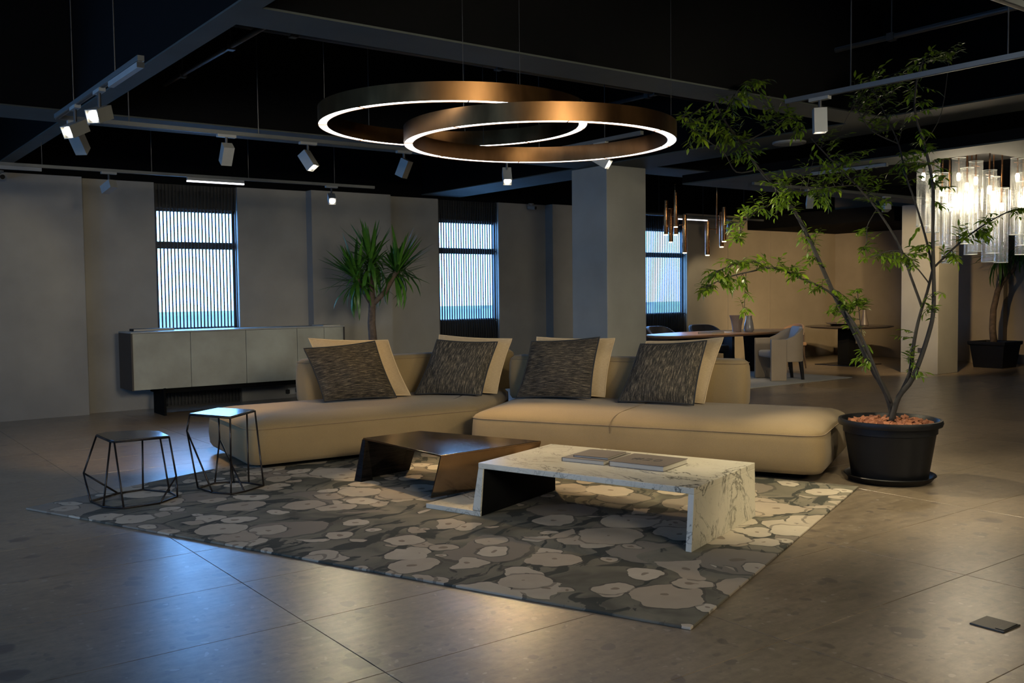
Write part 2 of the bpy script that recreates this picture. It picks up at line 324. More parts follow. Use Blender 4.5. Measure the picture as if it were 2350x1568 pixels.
MT = dict(
    floor=floor_material(), rug=rug_material(), marble=marble_material(),
    joint=simple('tile_joint', (0.10, 0.085, 0.07), rough=0.8),
    plaster=simple('grey_plaster', (0.285, 0.27, 0.24), (0.235, 0.222, 0.2), 0.75, scale=2.2, detail=6, bmp=0.12, bscale=90),
    column=simple('column_plaster', (0.29, 0.285, 0.255), (0.25, 0.245, 0.22), 0.75, scale=2.6, detail=6, bmp=0.1, bscale=90),
    tan=simple('tan_plaster', (0.34, 0.285, 0.215), (0.29, 0.245, 0.185), 0.75, scale=2.2, detail=6, bmp=0.12, bscale=90),
    black=simple('black_ceiling_paint', (0.0022, 0.0022, 0.0022), (0.0016, 0.0016, 0.0016), 0.9, spec=0.1),
    beam=simple('beam_board', (0.042, 0.048, 0.041), (0.032, 0.037, 0.031), 0.8, scale=3, detail=5),
    slat=simple('black_slat', (0.014, 0.015, 0.017), rough=0.45), frame=simple('dark_frame', (0.03, 0.034, 0.038), rough=0.5),
    sofa=fabric('sand_sofa_fabric', (0.275, 0.195, 0.094), (0.20, 0.138, 0.064)),
    sofa_seam=fabric('sofa_stitching', (0.24, 0.165, 0.09), (0.18, 0.12, 0.065)),
    beige=weave('beige_pillow_linen', [(0.3, (0.33, 0.24, 0.14)), (0.7, (0.54, 0.42, 0.26))], (1, 9, 1), 24),
    weave_h=weave('charcoal_weave_across', [(0.34, (0.010, 0.009, 0.008)), (0.48, (0.038, 0.033, 0.026)), (0.58, (0.11, 0.088, 0.06)), (0.70, (0.34, 0.28, 0.18))], (1, 9, 1), 7),
    weave_v=weave('charcoal_weave_upright', [(0.34, (0.012, 0.012, 0.011)), (0.48, (0.042, 0.038, 0.03)), (0.57, (0.125, 0.10, 0.07)), (0.70, (0.36, 0.31, 0.21))], (9, 1, 1), 7),
    weave_edge=simple('charcoal_piping', (0.02, 0.02, 0.02), rough=0.9),
    bronze=metal('brushed_bronze', (0.30, 0.20, 0.12), (0.22, 0.145, 0.085), 0.17, (1, 1, 1), 2),
    darkmetal=metal('blackened_steel', (0.05, 0.048, 0.05), (0.025, 0.024, 0.025), 0.4),
    rodmetal=simple('bronzed_rod', (0.03, 0.024, 0.022), rough=0.35, metal=0.6),
    plate=metal('polished_steel_plate', (0.16, 0.16, 0.17), (0.08, 0.08, 0.085), 0.16, (1, 1, 1), 12),
    brass=metal('aged_brass', (0.235, 0.12, 0.045), (0.11, 0.055, 0.022), 0.33, (1, 1, 0.4), 2.2),
    copper=metal('copper_tube', (0.62, 0.30, 0.12), (0.42, 0.18, 0.07), 0.22),
    void=simple('black_lining', (0.004, 0.004, 0.004), rough=0.9, spec=0.1),
    cover=simple('taupe_book_cover', (0.125, 0.10, 0.08), rough=0.7), cover2=simple('grey_book_cover', (0.15, 0.135, 0.115), rough=0.7),
    pages=simple('book_pages', (0.46, 0.43, 0.36), rough=0.9, scale=200, stretch=(1, 1, 6)), ink=simple('dark_print', (0.02, 0.02, 0.022), rough=0.6),
    pot=simple('black_plastic', (0.0035, 0.0037, 0.0042), rough=0.45, spec=0.3), bark_chip=simple('bark_chips', (0.33, 0.125, 0.055), (0.17, 0.06, 0.028), 0.85, scale=9),
    soil=simple('dark_soil', (0.05, 0.03, 0.02), rough=0.95),
    bark=simple('tree_bark', (0.013, 0.010, 0.0075), (0.007, 0.0055, 0.004), 0.8, scale=30, bmp=0.5, bscale=80), yucca_bark=simple('yucca_bark', (0.13, 0.09, 0.06), (0.06, 0.042, 0.03), 0.9, scale=18, bmp=0.7, bscale=60),
    leaf=leaf_material('tree_leaf', (0.21, 0.30, 0.014), (0.07, 0.14, 0.010)), yucca=leaf_material('yucca_leaf', (0.07, 0.19, 0.018), (0.025, 0.09, 0.012), 0.2),
    doors=simple('concrete_door', (0.38, 0.385, 0.32), (0.235, 0.225, 0.18), 0.55, scale=1.8, detail=6), carcass=simple('dark_carcass', (0.035, 0.03, 0.027), rough=0.5),
    cabtop=simple('pale_cabinet_top', (0.34, 0.34, 0.31), rough=0.35),
    white=simple('white_enamel', (0.26, 0.265, 0.25), rough=0.5), alu=simple('track_aluminium', (0.17, 0.18, 0.175), rough=0.35, metal=0.5), darkclip=simple('dark_bracket', (0.03, 0.03, 0.03), rough=0.5),
    wire=simple('suspension_wire', (0.02, 0.02, 0.02), rough=0.4),
    lens=emitter('lit_lens', (1.0, 0.9, 0.75), 9.0), led=emitter('led_diffuser', (1.0, 0.95, 0.92), 5.0), linear=emitter('linear_tube', (0.95, 0.93, 1.0), 2.2), tip=emitter('pendant_tip', (1.0, 0.85, 0.6), 3.0), bulb=emitter('chandelier_bulb', (1.0, 0.88, 0.66), 6.0),
    glass=thin_glass('window_glass', (1, 1, 1), trans_col=(0.93, 0.96, 1.0)), tubeglass=thin_glass('ribbed_glass', (0.9, 0.92, 0.9), 0.11, trans_col=(0.96, 0.97, 0.96)),
    cream=fabric('cream_leather', (0.40, 0.315, 0.225), (0.35, 0.275, 0.195), 120, 0.55), tanleather=fabric('brown_leather', (0.22, 0.13, 0.075), (0.17, 0.10, 0.058), 120, 0.5),
    navy=fabric('dark_leather', (0.045, 0.042, 0.048), (0.032, 0.03, 0.035), 120, 0.4), paleseat=fabric('pale_cushion', (0.42, 0.42, 0.44), (0.36, 0.36, 0.38)),
    wood=simple('walnut_slab', (0.36, 0.20, 0.10), (0.21, 0.105, 0.05), 0.3, scale=5, detail=6, stretch=(0.6, 4, 4)), darkwood=simple('dark_wood', (0.05, 0.032, 0.022), rough=0.45),
    darkstone=simple('dark_stone_top', (0.07, 0.055, 0.045), (0.045, 0.035, 0.03), 0.2, scale=8),
    ceramic=simple('taupe_glaze', (0.24, 0.19, 0.16), rough=0.25), ceramic2=simple('grey_glaze', (0.26, 0.25, 0.25), rough=0.2), ceramic3=simple('brown_stoneware', (0.12, 0.10, 0.09), rough=0.4),
    palerug=fabric('pale_dining_rug', (0.36, 0.34, 0.30), (0.30, 0.285, 0.25), 120, 0.95), outlet=simple('floor_box_metal', (0.10, 0.095, 0.085), rough=0.4, metal=0.6),
    glassedge=simple('glass_rim', (0.75, 0.78, 0.74), rough=0.1),
    concrete=simple('terrace_concrete', (0.35, 0.36, 0.38), rough=0.8), cable=simple('black_cable', (0.012, 0.012, 0.012), rough=0.5), plugwhite=simple('white_socket', (0.5, 0.5, 0.5), rough=0.4),
)
# ------------------------------------------------------------------ floor
XW0, XW1, YW0, YW1, CEIL = -2.6, 18.68, -3.5, 12.9, 3.9
floor = B().box(XW0 - 0.2, XW1 + 0.3, YW0 - 0.3, YW1 + 0.19, -0.2, -0.012).obj('floor', MT['joint']); structure(floor, 'large grey brown stone tiles laid in a grid across the showroom floor', 'floor')
TX, TY, GX, GY = 1.48, 0.742, 1.79, 5.463
tile_me = B().box(0.0016, TX - 0.0016, 0.0016, TY - 0.0016, -0.012, 0.0).obj('tile', MT['floor'], floor, bevel=0.0012, seg=1)
spots = []
for i in range(-3, 12):
    for j in range(-12, 11):
        x, y = GX + i * TX, GY + j * TY
        if x >= XW1 or y >= YW1 or x + TX <= XW0 or y + TY <= YW0: continue
        px, py = max(x, XW0), max(y, YW0); qx, qy = min(x + TX, XW1), min(y + TY, YW1)
        c = Vector(((x + qx) / 2, (y + qy) / 2, 0)); dd = c.dot(fw); ll = c.dot(rt)
        cut = (px, py, qx, qy) != (x, y, x + TX, y + TY)
        seen = dd > 2.6 and abs(ll) < dd * 0.54 + 1.3
        spots.append((x, y, seen and not cut, (px, py, qx, qy)))
first = True; restb = B(); ncount = 0
for x, y, s, r4 in sorted(spots, key=lambda t: Vector((t[0], t[1], 0)).dot(fw)):
    if s and ncount < 290:
        ncount += 1
        if first: tile_me.location = (x, y, 0); first = False
        else: dup_mesh(tile_me, (x, y, 0))
    else:
        a, b, c, d = r4; restb.box(a + 0.0016, c - 0.0016, b + 0.0016, d - 0.0016, -0.012, 0.0)
rest = restb.obj('tile_field', MT['floor'], floor); rest['kind'] = 'stuff'

# ------------------------------------------------------------------ walls
WT = 2.96
def wall_seg(b, x0, x1, y): b.box(x0, x1, y, YW1 + 0.19, -0.05, WT)
wb = B()
wins = [(3.843, 4.962), (8.228, 9.407), (12.40, 13.924)]
for x0, x1, y in ((XW0, 2.93, 12.76), (2.93, 3.843, 12.9), (4.962, 5.98, 12.9), (5.98, 7.27, 12.72), (7.27, 8.228, 12.9), (9.407, 10.4, 12.9), (10.4, 11.75, 12.70), (11.75, 12.40, 12.9)):
    wall_seg(wb, x0, x1, y)
structure(wb.obj('wall_back', MT['plaster']), 'grey plaster wall with shallow piers between the slatted windows', 'wall')
wb = B(); wall_seg(wb, 13.924, 15.1, 12.9); wall_seg(wb, 15.1, 16.4, 12.88); wall_seg(wb, 16.4, XW1, 12.86)
structure(wb.obj('wall_alcove', MT['tan']), 'tan plaster wall behind the dining tables', 'wall')
structure(B().box(XW0 - 0.1, XW1, YW1 - 0.02, YW1 + 0.19, WT, CEIL).obj('wall_upper', MT['black']), 'black band of wall above the grey plaster', 'wall')
wr = B().box(XW1 - 0.02, XW1 + 0.3, YW0 - 0.3, YW1 + 0.19, -0.05, CEIL).box(XW1 - 0.18, XW1, 9.05, 9.75, -0.012, 2.69)
structure(wr.obj('wall_right', MT['tan']), 'tan plaster end wall behind the round table', 'wall')
LWINS = [2.0, 6.0, 9.6]
wl = B(); y = YW0
for c in LWINS: wl.box(XW0 - 0.19, XW0, y, c - 0.95, -0.05, CEIL).box(XW0 - 0.19, XW0, c - 0.95, c + 0.95, WT, CEIL); y = c + 0.95
wl.box(XW0 - 0.19, XW0, y, YW1 + 0.19, -0.05, CEIL)
structure(wl.obj('wall_left', MT['plaster']), 'grey plaster side wall with tall windows left of the view', 'wall')
structure(B().box(XW0, XW1, YW0 - 0.3, YW0, -0.05, CEIL).obj('wall_front', MT['plaster']), 'grey plaster wall behind the viewpoint', 'wall')
structure(B().box(XW0 - 0.19, XW1 + 0.3, YW0 - 0.3, YW1 + 0.19, CEIL, CEIL + 0.2).obj('ceiling', MT['black']), 'matt black ceiling above the beams', 'ceiling')

# windows: black slat screens from floor to wall top, glazing in the middle
def window(k, w, loc, rz, lab):
    e = struct_empty(f'window_{k}', loc, lab, 'window'); e.rotation_euler = (0, 0, rz); h = w / 2
    fr = B()
    for a, b in ((-h, -h + 0.045), (h - 0.03, h)): fr.box(a, b, 0.06, 0.12, 1.0, 2.66)
    fr.box(-h, h, 0.06, 0.12, 2.60, 2.66).box(-h, h, 0.06, 0.12, 1.0, 1.05); fr.obj('window_frame', MT['frame'], e)
    B().box(-h + 0.03, h - 0.03, 0.06, 0.12, 2.105, 2.20).obj('transom', MT['frame'], e)
    B().box(-h + 0.03, h - 0.03, 0.08, 0.086, 2.20, 2.60).obj('pane', MT['glass'], e); B().box(-h + 0.03, h - 0.03, 0.08, 0.086, 1.05, 2.105).obj('pane', MT['glass'], e)
    B().box(-h, h, 0.04, 0.14, 2.66, WT).obj('head_panel', MT['slat'], e); B().box(-h, h, 0.04, 0.14, -0.05, 1.0).obj('sill_panel', MT['slat'], e)
    for z in (0.06, 1.03, 2.15, 2.64, 2.88): B().box(-h + 0.01, h - 0.01, -0.005, 0.007, z - 0.008, z + 0.008).obj('slat_rail', MT['slat'], e)
    n = max(8, round(w / 0.0475)); pitch = w / n; s0 = None
    for i in range(n):
        p = (-h + pitch * (i + 0.5), -0.02, 0)
        if s0 is None: s0 = B().box(-0.0085, 0.0085, -0.006, 0.006, 0.02, WT - 0.01).obj('slat', MT['slat'], e); s0.location = p
        else: dup_mesh(s0, p)
labs = ['tall window behind black vertical slats above the long sideboard', 'tall window behind black vertical slats right of the yucca', 'tall window behind black vertical slats beside the square column']
for k, c in enumerate(LWINS): window(k + 4, 1.9, (XW0 - 0.05, c, 0), R(90), 'slatted window in the side wall left of the view')
for k, (x0, x1) in enumerate(wins): window(k + 1, x1 - x0, ((x0 + x1) / 2, 12.95, 0), 0, labs[k])
parapet = thing('terrace_parapet', 'pale terrace wall seen low through the windows', 'parapet', (8.5, 15.6, 0))
B().box(-9, 9, 0, 0.2, 0, 1.16).obj('parapet_wall', MT['concrete'], parapet); B().box(-9, 9, -0.05, 0.25, 1.16, 1.22).obj('coping', MT['concrete'], parapet)
for x in (-6.5, -2, 2.5, 7): B().box(x - 0.1, x + 0.1, -0.12, 0, 0, 1.16).obj('pier', MT['concrete'], parapet)

# columns
def column(x0, x1, y0, y1, z1, lab):
    c = B().box(x0, x1, y0, y1, 0, z1).obj('column', MT['column'], bevel=0.006); structure(c, lab, 'column'); return c
column(7.94, 8.60, 8.66, 9.31, 3.0, 'square grey plaster column behind the sofa')
c2 = column(15.48, 16.13, 8.66, 9.34, 2.9, 'square grey plaster column behind the potted tree')
sk = tag(B().box(15.472, 15.48, 8.92, 9.02, 0.36, 0.44).obj('wall_socket', MT['outlet'], bevel=0.002), 'small dark wall socket low on the far grey column', 'socket')

# beams: black sides with a grey underside board
def beam(x0, x1, y0, y1, z, lab, h=0.5):
    e = struct_empty('ceiling_beam', ((x0 + x1) / 2, (y0 + y1) / 2, z), lab, 'beam')
    B().box(x0 + 0.01, x1 - 0.01, y0 + 0.01, y1 - 0.01, z + 0.012, CEIL).obj('beam_side', MT['black'], e, world=True)
    B().box(x0, x1, y0, y1, z, z + 0.012).obj('beam_underside', MT['beam'], e, world=True)
beam(1.93, 2.07, 3.5, 12.86, 3.0, 'narrow beam running to the window wall above the left track lights')
beam(7.9, 8.62, -1, 12.86, 3.0, 'wide beam running over the square column to the window wall')
beam(2.07, 7.9, 4.96, 5.33, 3.0, 'beam crossing above the ring pendants')
beam(2.07, 7.9, 8.57, 9.15, 3.0, 'beam crossing behind the ring pendants')
beam(-2.6, 1.93, 8.57, 9.15, 3.0, 'short beam at the far left of the ceiling')
beam(8.62, 15.4, 8.6, 9.2, 3.02, 'beam between the two square columns')

# dropped soffit frame on the right with two open bays
sof = struct_empty('ceiling_soffit', (8.65, 2, 2.75), 'dropped ceiling frame with black edges above the glass chandelier', 'ceiling')
for x0, x1, y0, y1 in ((8.66, 9.2, -1.5, 8.1), (9.2, 18.6, 7.5, 8.1), (9.2, 18.6, 4.2, 4.66), (9.2, 18.6, -1.5, -0.9), (13.9, 14.4, 4.66, 7.5)):
    B().box(x0, x1, y0, y1, 2.75, 2.765).obj('soffit_board', MT['beam'], sof, world=True)
    B().box(x0, x1, y0, y1, 2.765, 2.86).obj('soffit_edge', MT['black'], sof, world=True)
B().box(9.2, 13.9, 4.66, 7.5, 2.862, 2.90).obj('bay_lid', MT['black'], sof, world=True); B().box(9.2, 18.6, -0.9, 4.2, 2.862, 2.90).obj('bay_lid', MT['black'], sof, world=True)
alc = struct_empty('ceiling_alcove', (17, 11, 2.69), 'low black ceiling over the far alcove', 'ceiling')
B().box(15.67, XW1, 9.8, 12.86, 2.69, 2.95).obj('alcove_board', MT['black'], alc, world=True)

# pipes under the ceiling
for k, (p, lab) in enumerate((([(2.65, 5.4, 3.3), (2.65, 8.5, 3.3)], 'thin dark pipe under the ceiling beside the narrow beam'), ([(2.3, 6.9, 3.45), (7.8, 6.9, 3.45)], 'thin dark pipe under the ceiling above the rings'), ([(7.2, 0.5, 3.5), (7.2, 8.4, 3.5)], 'thin dark pipe under the ceiling above the tree'))):
    r = thing('ceiling_pipe', lab, 'pipe', p[0]); B().tube(p, 0.022, 10).obj('pipe_run', MT['darkclip'], r, world=True, smooth=True)
    d = Vector(p[1]) - Vector(p[0])
    for t in (0.15, 0.5, 0.85):
        q = Vector(p[0]) + d * t; B().box(q.x - 0.03, q.x + 0.03, q.y - 0.03, q.y + 0.03, q.z - 0.03, q.z + 0.03).obj('clamp', MT['darkclip'], r, world=True); B().tube([q, (q.x, q.y, CEIL)], 0.005, 6).obj('hanger', MT['darkclip'], r, world=True)

def disc_fixture(name, loc, r, lab, cat, mat):
    t = thing(name, lab, cat, loc)
    B().lathe([(r * 0.96, -0.022), (r, -0.016), (r, 0.0)], 32).obj('face_plate', mat, t, smooth='auto'); B().lathe([(r * 0.75, -0.026), (r * 0.78, -0.022)], 32).obj('grille', mat, t, smooth='auto'); return t
disc_fixture('ceiling_speaker', (8.36, 6.32, 3.0), 0.17, 'round pale speaker set in the beam above the tree', 'speaker', MT['white'])
disc_fixture('smoke_detector', (2.3, 5.8, 3.9), 0.09, 'small round detector on the black ceiling at upper left', 'detector', MT['frame'])

# ------------------------------------------------------------------ rugs
rug = B().box(0, 3.442, 0, 4.859, 0.0005, 0.014).obj('area_rug', MT['rug'], bevel=0.004); rug.location = (3.055, 2.814, 0); rug.rotation_euler = (0, 0, R(21.88))
tag(rug, 'large grey rug with pale pebble pattern under the sofa and coffee tables', 'rug')
dr = B().box(10.6, 13.96, 9.28, 12.2, 0.0005, 0.010).obj('dining_rug', MT['palerug'], bevel=0.003); tag(dr, 'thin pale rug under the long dining table', 'rug')
RZ = 0.014

# ------------------------------------------------------------------ sofa
def fillet(poly, r, n, inset):
    k = len(poly); P = [Vector((p[0], p[1])) for p in poly]; lines = []
    for i in range(k):
        a, b = P[i], P[(i + 1) % k]; d = (b - a).normalized(); nrm = Vector((-d.y, d.x)); lines.append((a + nrm * inset, d))
    C_ = []
    for i in range(k):
        (p, d), (q, e) = lines[i - 1], lines[i]
        den = d.x * e.y - d.y * e.x; t = ((q.x - p.x) * e.y - (q.y - p.y) * e.x) / den; C_.append(p + d * t)
    out = []; rr = max(r - inset, 0.02)
    for i in range(k):
        c = C_[i]; d0 = (C_[i - 1] - c).normalized(); d1 = (C_[(i + 1) % k] - c).normalized()
        ang = d0.angle(d1); tl = rr / math.tan(ang / 2); a = c + d0 * tl; b = c + d1 * tl
        for j in range(n + 1):
            t = j / n; out.append(a * (1 - t) ** 2 + c * 2 * t * (1 - t) + b * t * t)
    return out
def cushion(poly, r, prof, n=6):
    b = B(); b.rings([[(p.x, p.y, z) for p in fillet(poly, r, n, ins)] for ins, z in prof]); return b
def seam(poly, r, z, rad, n=6, ins=-0.004):
    ring = [(p.x, p.y, z) for p in fillet(poly, r, n, ins)]; b = B(); b.tube(ring + [ring[0]], rad, 6); return b
SEAT = [(0.07, 0.055), (0.02, 0.065), (-0.004, 0.10), (-0.014, 0.2), (-0.008, 0.30), (0.0, 0.362), (0.018, 0.385), (0.055, 0.405), (0.12, 0.424), (0.20, 0.437), (0.26, 0.4425), (0.30, 0.444)]
def backp(z0, z1): return [(0.02, z0), (0.0, z0 + 0.03), (-0.008, (z0 + z1) / 2), (0.0, z1 - 0.07), (0.014, z1 - 0.03), (0.045, z1 - 0.006), (0.085, z1), (0.13, z1 + 0.002)]
uL = Vector((math.cos(R(-3.3)), math.sin(R(-3.3)))); nL = Vector((-uL.y, uL.x)); oL = Vector((2.955, 7.55))
uR = Vector((math.cos(R(-62.8)), math.sin(R(-62.8)))); nR = Vector((-uR.y, uR.x)); oR = Vector((4.76, 7.00))
def LP(u, d): p = oL + uL * u + nL * d; return (p.x, p.y)
def RP(u, d): p = oR + uR * u + nR * d; return (p.x, p.y)
def sofa_module(name, lab, poly, back, r, extra=None):
    t = thing(name, lab, 'sofa', (poly[0][0], poly[0][1], 0))
    B().prism([(p.x, p.y) for p in fillet(poly, r, 4, 0.16)], RZ, 0.062).obj('plinth', MT['void'], t, world=True)
    st = cushion(poly, r, SEAT).obj('seat', MT['sofa'], t, world=True, smooth=True)
    seam(poly, r, 0.362, 0.0035).obj('piping', MT['sofa_seam'], st, world=True, smooth=True)
    bk = cushion(back, 0.11, backp(0.40, 0.835)).obj('backrest', MT['sofa'], t, world=True, smooth=True)
    seam(back, 0.11, 0.80, 0.003, ins=0.004).obj('piping', MT['sofa_seam'], bk, world=True, smooth=True)
    return t, st
left_poly = [LP(0, 0), LP(2.2, 0.0), (5.92, 7.99), (6.50, 8.78), LP(3.2, 1.49), LP(0.06, 1.42)]
sl, _ = sofa_module('sofa_module', 'sand fabric sofa section with open left end beside the wire tables', left_poly, [LP(0.99, 1.19), LP(3.42, 1.19), LP(3.55, 1.50), LP(0.94, 1.50)], 0.16)
right_poly = [RP(0, 0), RP(3.0, 0), RP(3.02, 1.47), RP(-0.24, 1.53)]
sr_, rs = sofa_module('sofa_module', 'longer sand fabric sofa section beside the potted tree', right_poly, [RP(-0.25, 1.26), RP(2.15, 1.26), RP(2.15, 1.56), RP(-0.25, 1.56)], 0.17)
pts = []
for d, z in ((-0.003, 0.30), (0.0, 0.362), (0.018, 0.387), (0.055, 0.408), (0.12, 0.427), (0.22, 0.440), (0.36, 0.447), (0.7, 0.449), (1.04, 0.447)):
    q = RP(1.32, d - 0.006); pts.append((q[0], q[1], z))
B().tube(pts, 0.003, 6).obj('cross_seam', MT['sofa_seam'], rs, world=True, smooth=True)

# pillows
def pillow(name, lab, c4, mat, edge, thick, seed, group):
    rnd = random.Random(seed)
    bl, br, tr, tl = [Vector(p) for p in c4]; nrm = (br - bl).cross(tl - bl).normalized()
    ctr = (bl + br + tr + tl) / 4; t = thing(name, lab, 'pillow', ((bl.x + br.x) / 2, (bl.y + br.y) / 2, min(bl.z, br.z)), group=group)
    n = 18; b = B(); uv = []; ph = [rnd.uniform(0, 6.28) for _ in range(6)]
    def P(i, j, side):
        s, q = -1 + 2 * i / n, -1 + 2 * j / n
        s2 = s * (1 - 0.05 * (1 - q * q)); q2 = q * (1 - 0.05 * (1 - s * s))
        u, w = (s2 + 1) / 2, (q2 + 1) / 2
        p = bl * (1 - u) * (1 - w) + br * u * (1 - w) + tr * u * w + tl * (1 - u) * w
        a = max(0.0, (1 - s * s) * (1 - q * q)) ** 0.58
        wr = 0.10 * math.sin(4.2 * s + 2.5 * q + ph[0]) + 0.07 * math.sin(7 * q - 4 * s + ph[1]) + 0.08 * math.sin(9 * s + ph[2]) * (1 - q) * 0.5
        sag = 1.0 + 0.22 * (-q) * (1 - s * s)
        return p + nrm * side * thick * a * (sag + wr)
    for side in (1, -1):
        base = len(b.v); vs_ = []
        for j in range(n + 1):
            for i in range(n + 1): vs_.append(P(i, j, side)); uv.append((i / n, j / n))
        fs = []
        for j in range(n):
            for i in range(n):
                q = (j * (n + 1) + i, j * (n + 1) + i + 1, (j + 1) * (n + 1) + i + 1, (j + 1) * (n + 1) + i); fs.append(q if side == 1 else q[::-1])
        b.add(vs_, fs)
    b.uv = uv; b.obj('cover', mat, t, world=True, smooth=True)
    loop = [P(i, 0, 0) for i in range(n)] + [P(n, j, 0) for j in range(n)] + [P(i, n, 0) for i in range(n, 0, -1)] + [P(0, j, 0) for j in range(n, 0, -1)]
    B().tube(loop + [loop[0]], 0.007, 6).obj('piping', edge, t, world=True, smooth=True)
    return t
PIL = [
 ('A', 'dark', [(3.993, 8.299, 0.46), (4.694, 8.163, 0.46), (4.594, 8.398, 1.006), (3.897, 8.527, 0.958)], 'charcoal pillow at the left end, streaked across with tan', 'weave_h'),
 ('A', 'beige', [(4.117, 8.412, 0.458), (4.888, 8.224, 0.462), (4.779, 8.465, 1.006), (4.009, 8.656, 1.046)], 'beige linen pillow behind the leftmost charcoal pillow', 'beige'),
 ('B', 'dark', [(4.975, 8.284, 0.46), (5.44, 7.782, 0.455), (5.65, 7.787, 0.977), (5.229, 8.253, 0.999)], 'charcoal pillow streaked upright, leaning in the corner of the sofa', 'weave_v'),
 ('B', 'beige', [(5.178, 8.337, 0.455), (5.658, 7.824, 0.455), (5.865, 7.833, 0.998), (5.337, 8.381, 1.041)], 'beige linen pillow with raised corner in the sofa corner', 'beige'),
 ('C', 'dark', [(5.559, 7.364, 0.46), (5.941, 6.721, 0.471), (6.099, 6.764, 1.039), (5.759, 7.373, 0.991)], 'charcoal pillow streaked across, just right of the sofa corner', 'weave_h'),
 ('C', 'beige', [(5.761, 7.419, 0.458), (6.16, 6.763, 0.468), (6.327, 6.798, 1.017), (5.904, 7.473, 1.025)], 'beige linen pillow third from the left', 'beige'),
 ('D', 'dark', [(6.025, 6.437, 0.46), (6.33, 5.791, 0.46), (6.521, 5.809, 1.022), (6.282, 6.402, 0.979)], 'charcoal pillow at the right end, streaked upright with a crease', 'weave_v'),
 ('D', 'beige', [(6.243, 6.48, 0.456), (6.529, 5.848, 0.455), (6.768, 5.831, 1.039), (6.443, 6.49, 0.994)], 'rightmost beige linen pillow with pointed upper corner', 'beige')]
for k, (w, kind, c4, lab, mt) in enumerate(PIL):
    pillow('throw_pillow', lab, c4, MT[mt], MT['weave_edge'] if kind == 'dark' else MT['beige'], 0.10 if kind == 'dark' else 0.085, k + 3, 'pillows on the sofa')

# ------------------------------------------------------------------ coffee tables
mt_ = thing('coffee_table', 'low white marble coffee table with dark veins', 'coffee table', (4.25, 4.55, RZ))
TH = 0.036
tA, tB_, tC, tD = Vector((4.005, 3.662, 0)), Vector((4.905, 3.965, 0)), Vector((4.40, 5.415, 0)), Vector((3.545, 5.118, 0))
du = (tB_ - tA).normalized(); dv = (tD - tA).normalized()
def quad(pts, z): return [(p.x, p.y, z) for p in pts]
B().hexa(quad([tA, tB_, tC, tD], 0.362 - TH), quad([tA, tB_, tC, tD], 0.362)).obj('table_top', MT['marble'], mt_, world=True, bevel=0.003)
o_ = Vector((-0.055, -0.03, 0)); o2 = Vector((0.0, -0.004, 0))
B().hexa(quad([tA + o_, tB_ + o2, tB_ + o2 + dv * TH, tA + o_ + dv * TH], RZ), quad([tA, tB_, tB_ + dv * TH, tA + dv * TH], 0.362 - TH)).obj('leg', MT['marble'], mt_, world=True, bevel=0.002)
l0, l1 = Vector((-0.03, 0.03, 0)), Vector((0.02, 0.05, 0))
B().hexa(quad([tD + l0 - dv * 0.065, tC + l1 - dv * 0.055, tC + l1, tD + l0], RZ + TH), quad([tD - dv * 0.04, tC - dv * 0.04, tC, tD], 0.362 - TH)).obj('leg', MT['marble'], mt_, world=True, bevel=0.002)
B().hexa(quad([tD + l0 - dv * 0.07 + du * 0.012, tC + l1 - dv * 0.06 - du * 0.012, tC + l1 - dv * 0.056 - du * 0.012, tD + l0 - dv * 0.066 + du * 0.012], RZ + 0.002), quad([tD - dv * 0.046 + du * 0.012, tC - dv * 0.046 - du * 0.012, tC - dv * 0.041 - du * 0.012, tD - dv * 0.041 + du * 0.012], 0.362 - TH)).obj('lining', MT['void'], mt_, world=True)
B().hexa(quad([tD + l0 - dv * 0.065, tC + l1 - dv * 0.06, tC + l1 + dv * 0.30, tD + l0 + dv * 0.40], RZ), quad([tD + l0 - dv * 0.065, tC + l1 - dv * 0.06, tC + l1 + dv * 0.30, tD + l0 + dv * 0.40], RZ + TH - 0.004)).obj('foot_plate', MT['marble'], mt_, world=True, bevel=0.002)

bt = thing('coffee_table', 'low polished bronze coffee table tucked against the marble one', 'coffee table', (3.75, 6.1, RZ))
q1, q2, q3, q4 = Vector((3.518, 6.649, 0)), Vector((3.547, 5.571, 0)), Vector((4.47, 5.62, 0)), Vector((4.06, 6.69, 0))
ZB = 0.352
B().hexa(quad([q1, q2, q3, q4], ZB - 0.012), quad([q1, q2, q3, q4], ZB)).obj('table_top', MT['bronze'], bt, world=True, bevel=0.002)
B().hexa(quad([q2 + Vector((-0.045, 0.06, 0)), q3 + Vector((-0.06, 0.08, 0)), q3 + Vector((-0.06, 0.092, 0)), q2 + Vector((-0.045, 0.072, 0))], RZ + TH), quad([q2, q3, q3 + Vector((0, 0.012, 0)), q2 + Vector((0, 0.012, 0))], ZB - 0.012)).obj('leg', MT['bronze'], bt, world=True)
B().hexa(quad([q1 + Vector((-0.05, 0.05, 0)), q1 + Vector((-0.05, 0.062, 0)), q4 + Vector((-0.03, 0.14, 0)), q4 + Vector((-0.03, 0.128, 0))], RZ), quad([q1, q1 + Vector((0, 0.012, 0)), q4 + Vector((0, 0.012, 0)), q4], ZB - 0.012)).obj('leg', MT['darkmetal'], bt, world=True)
B().hexa(quad([q1 + Vector((-0.05, 0.05, 0)), q1 + Vector((-0.04, -0.03, 0)), q1 + Vector((0.08, -0.0, 0)), q1 + Vector((0.1, 0.06, 0))], RZ), quad([q1 + Vector((0.0, -0.002, 0)), q1 + Vector((0.002, -0.03, 0)), q1 + Vector((0.03, -0.02, 0)), q1 + Vector((0.03, 0.0, 0))], ZB - 0.012)).obj('leg_gusset', MT['darkmetal'], bt, world=True)

